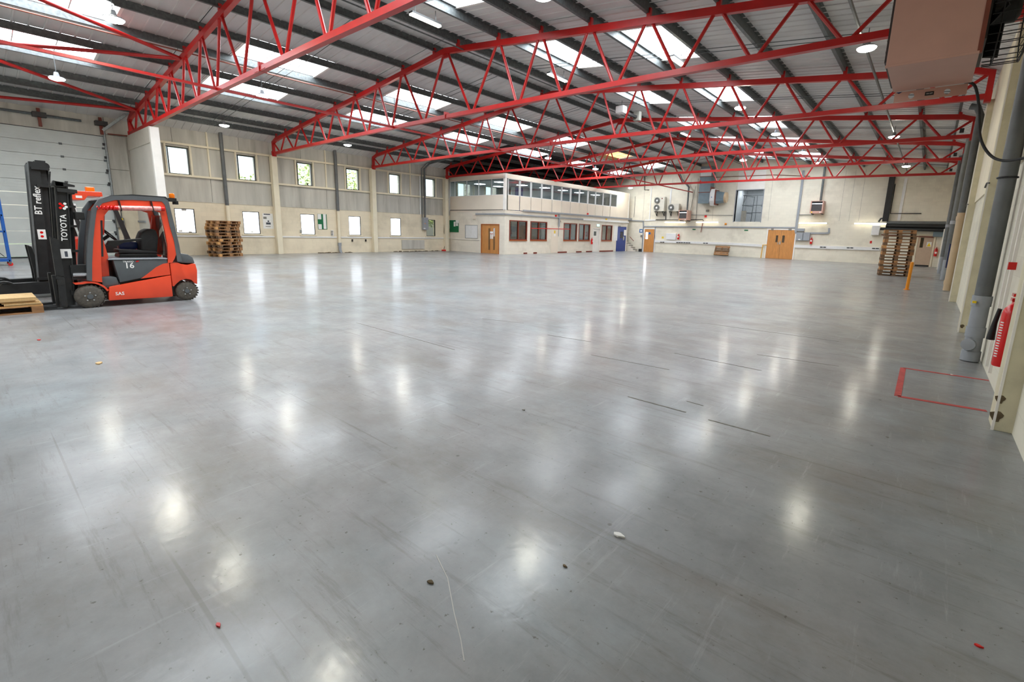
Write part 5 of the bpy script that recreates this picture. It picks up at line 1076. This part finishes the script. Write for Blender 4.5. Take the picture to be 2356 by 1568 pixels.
# boiler, black duct and pipes in the right corner
bo = thing('boiler', 'white wall boiler below the rightmost tube light', 'boiler', PB(cC, 1050, 1100)); wbox('casing', 'white_plastic', None, None, cC(1002, 930), cC(1118, 1105), BW, .3, parent=bo, bevel=.03)
p = PB(cC, 1050, 1085, .3); MB().lathe([(.05, 0), (.05, .03)], p, (0, -1, 0), 12).build('dial', 'paper', bo)
bd = thing('black_duct', 'wide black insulated duct dropping down the back wall', 'duct', (25.7, D-.2, 2.9)); A, B = PB(cC, 1300, 75, .2), PB(cC, 1260, 860, .2)
MB().box((A.x, D-.32, B.z), (B.x+.06, D-.02, 6.1)).build('duct', 'black', bd, bevel=.03); MB().tube([(A.x-.2, D-.2, B.z-.02), (A.x-.1, D-.2, B.z+.2), (A.x+.1, D-.2, B.z+.25)], .06, 8).build('bend', 'dark_frame', bd, smooth=60)
zc1, zc2, zc3 = PB(cC, 1600, 885, .3).z, PB(cC, 1600, 930, .3).z, PB(cC, 1600, 982, .3).z; xl = PB(cC, 1250, 900, .3).x
one(MB().tube([(xl, D-.2, zc1), (XR-.2, D-.2, zc1)], .13, 12), 'overhead_pipe', 'grey_pipe', 'thick grey pipe crossing above the tall pallet stack', 'pipe', smooth=50)
one(MB().tube([(xl, D-.42, zc2-.02), (XR-.2, D-.42, zc2-.05)], .13, 12), 'overhead_pipe', 'black', 'thick black pipe just below the grey pipe in the right corner', 'pipe', smooth=50)
one(MB().tube([(xl-.3, D-.5, zc3-.05), (XR-.2, D-.5, zc3-.09)], .1, 12), 'overhead_pipe', 'dark_frame', 'lowest dark pipe of the three above the tall pallet stack', 'pipe', smooth=50)
one(MB().tube([(xl-.2, D-.1, zc3-.45), (XR-.7, D-.1, zc3-.55)], .03, 8), 'overhead_pipe', 'copper', 'thin copper pipe behind the top of the tall pallet stack', 'pipe', smooth=50)
A = PB(cE, 1375, 285, .2); one(MB().box((A.x, D-.3, A.z-.32), (XR-.15, D-.01, A.z+.08)), 'cable_box', 'duct_blue', 'blue-grey box above the beige door', 'box')
run('conduit', 'white_plastic', 'white vertical conduit right of the black duct', [cC(1610, 70), cC(1470, 840)], .05, .16)
# inside the opening: a galvanised tower frame
tw = thing('access_tower', 'grey metal access tower frame standing inside the high wall opening', 'tower', (16.4, D+1.2, REC[2]))
Xa, Xb = 15.75, 17.35
for x, y in ((Xa, D+.5), (Xb, D+.5), (Xa+.3, D+2.3), (Xb+.1, D+2.3)): MB().tube([(x, y, REC[2]), (x+.1, y, REC[2]+2.2)], .03, 8).build('upright', 'galv', tw)
for zz in (.75, 1.35, 2.15): MB().tube([(Xa, D+.5, REC[2]+zz), (Xb, D+.5, REC[2]+zz)], .025, 8).tube([(Xa, D+.5, REC[2]+zz), (Xa+.3, D+2.3, REC[2]+zz)], .025, 8).build('rail', 'galv', tw)
MB().tube([(Xa, D+.5, REC[2]+1.3), (Xa+.3, D+.5, REC[2]+2.15)], .02, 6).tube([(Xb-.1, D+.5, REC[2]+1.2), (Xb, D+.5, REC[2]+1.9)], .02, 6).build('brace', 'galv', tw)
MB().box((Xa, D+.42, REC[2]), (Xa+.4, D+.46, REC[2]+.9)).build('gate_panel', 'ac_grey', tw)
MB().box((Xa+1.1, D+.5, REC[2]), (Xa+1.13, D+.53, REC[2]+2.1)).build('ladder_stile', 'galv', tw)

# ================================================================== RIGHT WALL FITTINGS
def downpipe(label, x, y, ztop_, joints, r=.09, lower=None, zl=2.6, elbow=False, base='grey_trunk'):
    t = thing('downpipe', label, 'pipe', (x, y, 0), 'right wall downpipes')
    pts = ([(x-.28, y+.05, ztop_), (x-.1, y+.02, ztop_-.06), (x, y, ztop_-.3)] if elbow else [(x, y, ztop_)])
    if lower: MB().tube(pts+[(x, y, zl)], r, 14).build('upper_pipe', 'grey_pipe', t, smooth=50); MB().tube([(x, y, zl+.03), (x, y, .02)], r*1.03, 14).build('lower_pipe', lower, t, smooth=50)
    else: MB().tube(pts+[(x, y, .9)], r, 14).build('upper_pipe', 'grey_pipe', t, smooth=50); MB().tube([(x, y, .9), (x, y, .02)], r*1.04, 14).build('lower_pipe', base, t, smooth=50)
    for zz in joints: MB().tube([(x, y, zz-.07), (x, y, zz+.07)], r*1.17, 14).build('joint_collar', base if not lower else lower, t, smooth=50)
    return t
dp = downpipe('large grey rainwater pipe standing by the near right pillar', 29.03, -6.25, 6.1, (.86, .42, .08), r=.092)
MB().lathe([(.075, 0), (.08, .02), (.08, .12), (.02, .13)], (29.0, -6.28, .24), (-.25, -.97, .1), 18).build('access_cap', 'grey_trunk', dp, smooth=40)
MB().box((28.93, -6.39, .83), (28.97, -6.343, .86)).build('label_strip', 'yellow', dp)
m = MB(); m.tube([(29.03+.1*math.cos(a), -6.25+.1*math.sin(a), 2.5) for a in [i*math.pi/10 for i in range(21)]], .012, 6); m.build('pipe_clip', 'dark_frame', dp)
downpipe('grey pipe with a swan neck and tan painted lower half, second on the right wall', 29.02, 6.3, 6.0, (2.45, .3), r=.1, lower='tan_paint', elbow=True)
downpipe('plain grey rainwater pipe, third on the right wall beyond the tan one', 29.0, 12.2, 6.0, (2.5, .35), r=.1)
downpipe('farthest grey rainwater pipe near the right back corner', 28.95, 17.9, 6.0, (2.5,), r=.1)
p = onx(2165, 555, 29.0); one(MB().box((28.93, 8.6, .7), (29.15, 9.3, 1.6)), 'wall_cabinet', 'navy', 'dark blue box fixed low on the right wall between the pipes', 'box')
one(MB().box((28.85, 20.6, .1), (29.1, 21.0, 2.4)), 'door_leaf', 'white_paint', 'white upright panel against the right wall near the beige door', 'panel')
one(MB().box((29.05, 15.3, 1.55), (29.1, 15.7, 1.85)), 'warning_sign', 'yellow', 'small yellow sign far along the right wall', 'sign')
# conduits and cables on the near right wall
for (y, z0, z1, lab) in ((-7.4, 0.1, 2.6, 'nearer'), (-7.0, .1, 2.7, 'farther')): one(MB().box((XR-.03, y-.02, z0), (XR, y+.02, z1)), 'wall_batten', 'white_paint', f'white vertical batten on the right wall behind the extinguisher, {lab} one', 'batten')
one(MB().box((29.085, -7.61, 1.355), (XR-.005, -7.6, 1.44)), 'fire_sign', 'sign_red', 'small red square sign on the right wall above the extinguisher', 'sign')
P = [onx(2262, 134, 28.5), onx(2274, 165, 28.62), onx(2272, 240, 28.85), onx(2274, 300, 28.9), onx(2290, 345, 28.92), onx(2320, 376, 28.93), onx(2356, 384, 28.95)]
P = [V3((28.42, -6.9, 3.62)), V3((28.52, -6.85, 3.56)), V3((28.60, -6.8, 3.3)), V3((28.66, -6.85, 2.95)), V3((28.78, -6.9, 2.72)), V3((28.92, -7.05, 2.62)), V3((29.1, -7.3, 2.62))]
def smooth_path(P, n=6):
    out = []
    for i in range(len(P)-1):
        p0, p1, p2, p3 = P[max(i-1, 0)], P[i], P[i+1], P[min(i+2, len(P)-1)]
        for k in range(n):
            t = k/n; out.append(.5*((2*p1)+(p2-p0)*t+(2*p0-5*p1+4*p2-p3)*t*t+(3*p1-p0-3*p2+p3)*t*t*t))
    return out+[P[-1]]
one(MB().tube(smooth_path(P), .016, 8), 'heater_cable', 'rubber_dark', 'thick black cable drooping from the near heater to the right wall', 'cable', smooth=60)
for (y, lab) in ((YT(2)+.5, 'second'), (YT(3)+.5, 'third')):
    one(MB().tube([(29.0, y-.6, 2.66), (28.985, y-.28, 2.69), (28.985, y, 2.64), (29.02, y+.5, 2.68)], .012, 6), 'wall_cable', 'dark_frame', f'thin dark cable looped round the {lab} right pillar', 'cable', smooth=60)
one(MB().tube(smooth_path([V3((28.97, YT(5)-.2, 5.55)), V3((28.93, YT(5)-.6, 5.4)), V3((28.95, YT(5)-1.2, 4.2)), V3((28.97, YT(5)-1.6, 2.7))]), .03, 6), 'wall_cable', 'dark_frame', 'thick dark cable hanging along the far right wall below the fifth truss', 'cable', smooth=60)
for k in (4, 5, 6): one(MB().box((28.6, YT(k)-.25, 5.5), (28.72, YT(k)-.1, 5.64)), 'security_sensor', 'dark_frame', f'small dark sensor box on the right end of the {["fourth", "fifth", "farthest"][k-4]} truss', 'sensor')
# near fire extinguisher between pillar and pipe
ex = extinguisher('large red fire extinguisher behind the near right pillar', 29.08, -8.75, .45, .72, .075)
ec_, en, et = V3((29.08, -8.75, 0)), V3((-.8, -.6, 0)), V3((.6, -.8, 0))
for i in range(14):                                               # printed label lines on the cylinder
    c_ = ec_+en*.0755+V3((0, 0, .55+i*.026)); MB().bar(c_-et*.016, c_+et*.016, .003, .011).build('label_print', 'paper', ex)
MB().tube([(29.0, -8.62, 1.0), (28.985, -8.6, .85), (28.98, -8.58, .68)], [.018, .022, .035], 10).build('horn', 'black', ex, smooth=60)
one(MB().box((XR-.05, -8.66, .7), (XR, -8.6, 1.0)), 'wall_bracket', 'dark_frame', 'dark bracket holding the near fire extinguisher', 'bracket')

# ---- big pink heater hung near the camera
H0 = 3.58
hx0, hx1, hy0, hy1, hz1 = 27.68, 28.48, -8.18, -6.95, 4.75
bh = thing('unit_heater', 'large pink-brown unit heater hanging overhead at the near right, seen from below', 'heater', ((hx0+hx1)/2, (hy0+hy1)/2, H0), 'pink unit heaters')
MB().box((hx0+.02, hy0+.012, H0+.01), (hx1, hy1, hz1)).build('casing', 'heater_pink', bh)
MB().box((hx0+.01, hy0-.004, H0+.015), (hx1-.015, hy0+.012, hz1)).build('side_panel', 'heater_pink', bh, bevel=.004)
MB().box((hx0+.005, hy0-.012, H0-.006), (hx1-.0, hy0+.03, H0+.02)).build('bottom_lip', 'heater_pink', bh, bevel=.004)
MB().box((hx1-.02, hy0-.01, H0), (hx1+.02, hy0+.03, hz1)).build('corner_strip', 'copper', bh)
MB().box((hx0-.012, hy0+.02, H0+.06), (hx0+.02, hy1-.02, hz1)).build('louvre_frame', 'heater_dark', bh)
for i in range(8): zz = H0+.15+i*.12; MB().add([(hx0-.014, hy0+.08, zz), (hx0-.014, hy1-.08, zz), (hx0-.03, hy1-.08, zz+.07), (hx0-.03, hy0+.08, zz+.07)], [(0, 1, 2, 3)]).build('louvre', 'heater_dark', bh)
fl_ = MB()
ca, cb_ = 28.08, 3.57
zt, zb2 = 3.685, 3.455
fx0, fx1 = 27.72, 28.45
def plate_with_holes(x0, x1, z0, z1, y, t, holes, m, nseg=16):
    """thin vertical plate with round holes, as column strips around each hole"""
    cuts = [x0]
    for (hx, hz, r) in sorted(holes): cuts += [hx-r*1.3, hx+r*1.3]
    cuts.append(x1)
    for i in range(0, len(cuts), 2): m.box((cuts[i], y, z0), (cuts[i+1], y+t, z1))
    for (hx, hz, r) in holes:
        sqp = []; cir = []
        for i in range(nseg):
            a = 2*math.pi*i/nseg; ca_, sa = math.cos(a), math.sin(a); s = 1/max(abs(ca_), abs(sa)); zz = max(z0, min(z1, hz+sa*s*(z1-z0)))
            sqp.append((hx+ca_*s*r*1.3, zz)); cir.append((hx+ca_*r, hz+sa*r))
        for i in range(nseg):
            j = (i+1) % nseg; m.add([(sqp[i][0], y, sqp[i][1]), (sqp[j][0], y, sqp[j][1]), (cir[j][0], y, cir[j][1]), (cir[i][0], y, cir[i][1])], [(0, 1, 2, 3)])
plate_with_holes(fx0, fx1, zb2, H0, hy1-.012, .01, [(27.90, 3.515, .032), (28.26, 3.515, .032)], fl_); fl_.build('control_flap', 'heater_pink', bh)
MB().box((28.04, hy1-.016, 3.495), (28.13, hy1-.013, 3.54)).build('rating_plate', 'black', bh); letter(bh, 'ON OFF', .018, (28.085, hy1-.017, 3.517), (1, 0, 0), (0, 0, 1), 'paper', 'plate_text')
MB().prism([(27.73, H0), (27.80, H0), (27.765, H0-.022)], 'y', hy1-.016, hy1-.013).build('tag', 'navy', bh)
for a in (28.25,): MB().tube([(a, hy0+.6, hz1), (a, hy0+.6, 6.0)], .02, 6).build('hanger_rod', 'galv', bh)
MB().tube([(27.9, hy0+.6, hz1), (27.9, hy0+.6, 6.0)], .02, 6).build('hanger_rod', 'galv', bh)
# fan and its wire guard on the wall side
fc = V3((hx1+.05, (hy0+hy1)/2, 4.15))
MB().box((hx1, hy0+.1, H0+.16), (hx1+.04, hy1-.06, hz1-.05)).build('fan_plate', 'black_steel', bh)
MB().lathe([(.12, 0), (.14, .02), (.14, .2), (.08, .24)], fc, (1, 0, 0), 18).build('fan_motor', 'black', bh, smooth=40)
for i in range(4):
    a = math.pi/2*i+.4; c_ = fc+V3((.06, .26*math.cos(a), .26*math.sin(a))); MB().bar(c_-V3((0, .18*math.cos(a), .18*math.sin(a))), c_+V3((0, .2*math.cos(a), .2*math.sin(a))), .2, .012, V3((.8, -.6*math.sin(a), .6*math.cos(a)))).build('fan_blade', 'sign_red' if i == 0 else 'black_steel', bh)
m = MB()
for r, dx in ((.54, .08), (.54, .3), (.4, .36), (.26, .38)): m.tube([(fc.x+dx, fc.y+r*math.cos(a), fc.z+r*math.sin(a)) for a in [i*math.pi/14 for i in range(29)]], .007, 5)
for i in range(36):
    a = i*2*math.pi/36; m.tube([(fc.x, fc.y+.54*math.cos(a), fc.z+.54*math.sin(a)), (fc.x+.3, fc.y+.54*math.cos(a), fc.z+.54*math.sin(a)), (fc.x+.38, fc.y+.26*math.cos(a), fc.z+.26*math.sin(a))], .005, 4)
m.build('wire_guard', 'black', bh)

# ---- bollard, floor tape
p = onz(2086, 666); bl_ = thing('bollard', 'leaning orange steel post standing in front of the tall pallet stack', 'bollard', p)
q = V3((p.x+.02, p.y+.02, .93)); MB().tube([p, q], .05, 14).build('post', 'bollard', bl_, smooth=50); MB().sphere(q, .05, 12, 6, (1, 1, .6)).build('cap', 'bollard', bl_, smooth=50); MB().tube([p, p+V3((0, 0, .02))], .09, 14).build('base_plate', 'bollard', bl_)
tp = thing('floor_marking', 'red painted rectangle outline on the floor beside the near extinguisher', 'floor marking', (28.6, -8.1, 0))
q = [onz(*t) for t in ((2078, 846), (2275, 875), (2270, 945), (2065, 911))]
for i, (a, b, w) in enumerate(((q[0], q[1], .05), (q[3], q[2], .06), (q[0], q[3], .06))): MB().bar((a.x, a.y, .0015), (b.x, b.y, .0015), w, .003).build('painted_line', 'tape_red', tp)

# ---- small litter on the floor
for i, (u, v, mt, s, lab) in enumerate(((90, 782, 'sign_red', .05, 'small red scrap on the floor in front of the floor pallet'), (503, 1439, 'sign_red', .022, 'tiny red scrap on the bottom left of the floor'), (2252, 1487, 'sign_red', .02, 'tiny red scrap on the floor at the bottom right'), (228, 836, 'cardboard', .09, 'flat brown cardboard scrap on the left floor'), (2190, 862, 'paper', .03, 'small white scrap inside the red floor rectangle'), (1205, 943, 'ac_grey', .03, 'small grey plate mark in the middle of the floor'), (991, 1340, 'dirt', .03, 'small dark crumb of dirt on the lower middle floor'), (1425, 1232, 'paper', .05, 'thin white strip of debris on the lower middle floor'), (1300, 1303, 'dirt', .018, 'tiny brown crumb right of the lower middle floor'))):
    p = onz(u, v); s *= .55; m = MB(); m.prism([(p.x+s*math.cos(a)*(1+.4*math.sin(2*a+i)), p.y+s*math.sin(a)*(.6+.3*math.cos(3*a))) for a in [j*math.pi/4 for j in range(8)]], 'z', .0005, .006+s*.12); one(m, 'floor_litter', mt, lab, 'litter')
wh = [onz(*t) for t in ((1003, 1275), (1030, 1330), (1045, 1410), (1060, 1470), (1068, 1520))]
m = MB()
for a, b in zip(wh, wh[1:]): m.bar((a.x, a.y, .001), (b.x, b.y, .001), .004, .0015)
one(m, 'chalk_line', 'tape_pale', 'long thin pale scratch line on the lower floor', 'mark')

# ================================================================== LAMPS
def high_bay(x, y, z, label, r=.2):
    t = thing('high_bay_lamp', label, 'lamp', (x, y, z), 'high bay lamps')
    MB().lathe([(r, -.005), (r*1.02, .012), (r*.9, .03), (r*.35, .05), (.07, .09), (.05, .18)], (x, y, z), (0, 0, 1), 20).build('housing', 'grey_trunk', t, smooth=40)
    MB().lathe([(.01, -.075), (r*.5, -.068), (r*.85, -.045), (r*.99, -.012), (r*.97, -.004)], (x, y, z), (0, 0, 1), 20).build('lens', 'led', t, smooth=60)
    MB().tube([(x, y, z+.2), (x, y, ztop(x)+.1)], .01, 5).build('hanger', 'galv', t)
zh = 6.05
HB = [(131, 180, 'above the forklift, near the dock door'), (604, 220, 'below the left rooflights of the second bay'), (516, 288, 'over the left pallet stack'), (800, 333, 'over the grey downpipe by the notice board'), (909, 285, 'right where the red tie bar meets the second truss'), (1261, 363, 'in front of the office roof'), (1994, 110, 'beside the big near heater'), (2057, 314, 'under the right eaves beyond the third truss'), (1703, 248, 'below the right rooflights of the third bay'), (1785, 308, 'below the right rooflights of the fourth bay'), (1847, 350, 'below the right rooflights of the fifth bay'), (2085, 382, 'near the right back corner'), (1710, 368, 'right of the ridge, far towards the back wall'), (1881, 374, 'near the last right rooflight'), (1370, 388, 'above the middle of the office roof'), (235, 5, 'at the top left edge over the dock bay')]
for u, v, lab in HB:
    zz = 6.45 if u in (1703, 1785, 1847, 1881, 1710, 235) else zh
    if u == 1261: zz = 6.1
    p = onz(u, v, zz); high_bay(p.x, p.y, min(zz, ztop(p.x)-.2), f'round white high bay lamp {lab}')
for (x, y, lab) in ((13.4, -12.3, 'over the dock bay, left of the ridge'), (17.2, -12.2, 'over the dock bay, right of the ridge'), (21.4, -12.0, 'over the near bay beside the camera'), (21.95, -7.4, 'over the near bay below the right rooflights')): high_bay(x, y, 6.1, f'round white high bay lamp {lab}')
high_bay(6.7, 24.3, 5.75, 'round white high bay lamp above the far end of the office')
cu_ = thing('ceiling_unit', 'white ceiling unit with a dark bar hung between the ridge and the third truss', 'ceiling unit', (16.8, 5.2, 7.1))
MB().box((16.5, 4.6, 7.0), (16.9, 4.95, 7.3)).build('box', 'white_plastic', cu_, bevel=.02); MB().box((16.65, 4.95, 7.05), (16.8, 6.1, 7.15)).build('bar', 'black', cu_); MB().box((16.6, 6.1, 6.95), (16.9, 6.35, 7.35)).build('end_box', 'ac_grey', cu_); MB().tube([(16.7, 4.8, 7.3), (16.7, 4.8, 7.55)], .015, 5).build('hanger', 'galv', cu_)
def batten(a, b, label, x=None):
    p, q = a, b; t = thing('batten_light', label, 'light', (p+q)/2, 'batten lights'); d = (q-p).normalized()
    MB().bar(p+V3((0, 0, .05)), q+V3((0, 0, .05)), .16, .05).build('housing', 'dark_frame', t); MB().bar(p, q, .12, .04).build('diffuser', 'led_bar', t)
    for s in (.15, .85): c_ = p.lerp(q, s); MB().tube([c_+V3((0, 0, .06)), V3((c_.x, c_.y, ztop(c_.x)+.1))], .01, 5).build('hanger', 'galv', t)
zb_ = 7.2
for (a, b, lab) in (((945, 32), (1013, 61), 'nearest one, left of the ridge above the camera'), ((1262, 170), (1302, 188), 'second one under the ridge'), ((1545, 132), (1569, 150), 'under the right rooflight of the second bay'), ((1568, 306), (1586, 314), 'third one under the ridge, far away')):
    zz = zb_ if a[0] != 1545 else 6.75
    P0, P1 = onz(*a, zz), onz(*b, zz); P1.x = P0.x; batten(P0, P1, f'bright batten light, {lab}')

# ================================================================== OUTSIDE (seen through the upper left windows)
gnd = tag(MB().box((-60, -60, -.3), (-.4, 60, -.25)).build('ground', 'grass'), kind='structure')
def tree(x, y, h, r, label):
    t = thing('tree', label, 'tree', (x, y, -.25), 'trees outside the left windows'); MB().tube([(x, y, -.25), (x+.2, y, h*.45), (x, y+.2, h*.8)], [.25, .18, .06], 8).build('trunk', 'bark', t, smooth=60)
    m = MB()
    for i in range(2600):
        th = random.uniform(0, 2*math.pi); ph = math.acos(random.uniform(-1, 1)); rr = r*random.uniform(.5, 1)**.6*(1+.25*math.sin(3*th+x)); c_ = V3((x+rr*math.sin(ph)*math.cos(th), y+rr*math.sin(ph)*math.sin(th), h*.72+rr*.9*math.cos(ph))); s = random.uniform(.07, .17)
        a = V3((random.gauss(0, 1), random.gauss(0, 1), random.gauss(0, 1))).normalized(); b = a.cross(V3((random.gauss(0, 1), random.gauss(0, 1), random.gauss(0, 1)))).normalized(); m.add([c_-a*s, c_-b*s*.5, c_+a*s, c_+b*s*.5], [(0, 1, 2, 3)])
    m.build('foliage', 'leaf', t)
for i, (u, hgt, dist, r) in enumerate(((560, 4.6, 9, 1.6), (605, 4.0, 10, 1.5), (700, 6.0, 9, 2.4), (815, 5.6, 9, 2.3), (910, 4.4, 10, 1.5), (1000, 4.4, 9, 1.4))):
    d = ray(u, 400); p = CAM+d*((-dist-CAM.x)/d.x); tree(-dist, p.y, hgt, r, ['small pale tree low in the second upper window', 'low bush at the right of the second upper window', 'tall leafy tree filling the third upper window', 'leafy tree filling the fourth upper window', 'low tree at the foot of the fifth upper window', 'low shrub at the foot of the last upper window'][i])
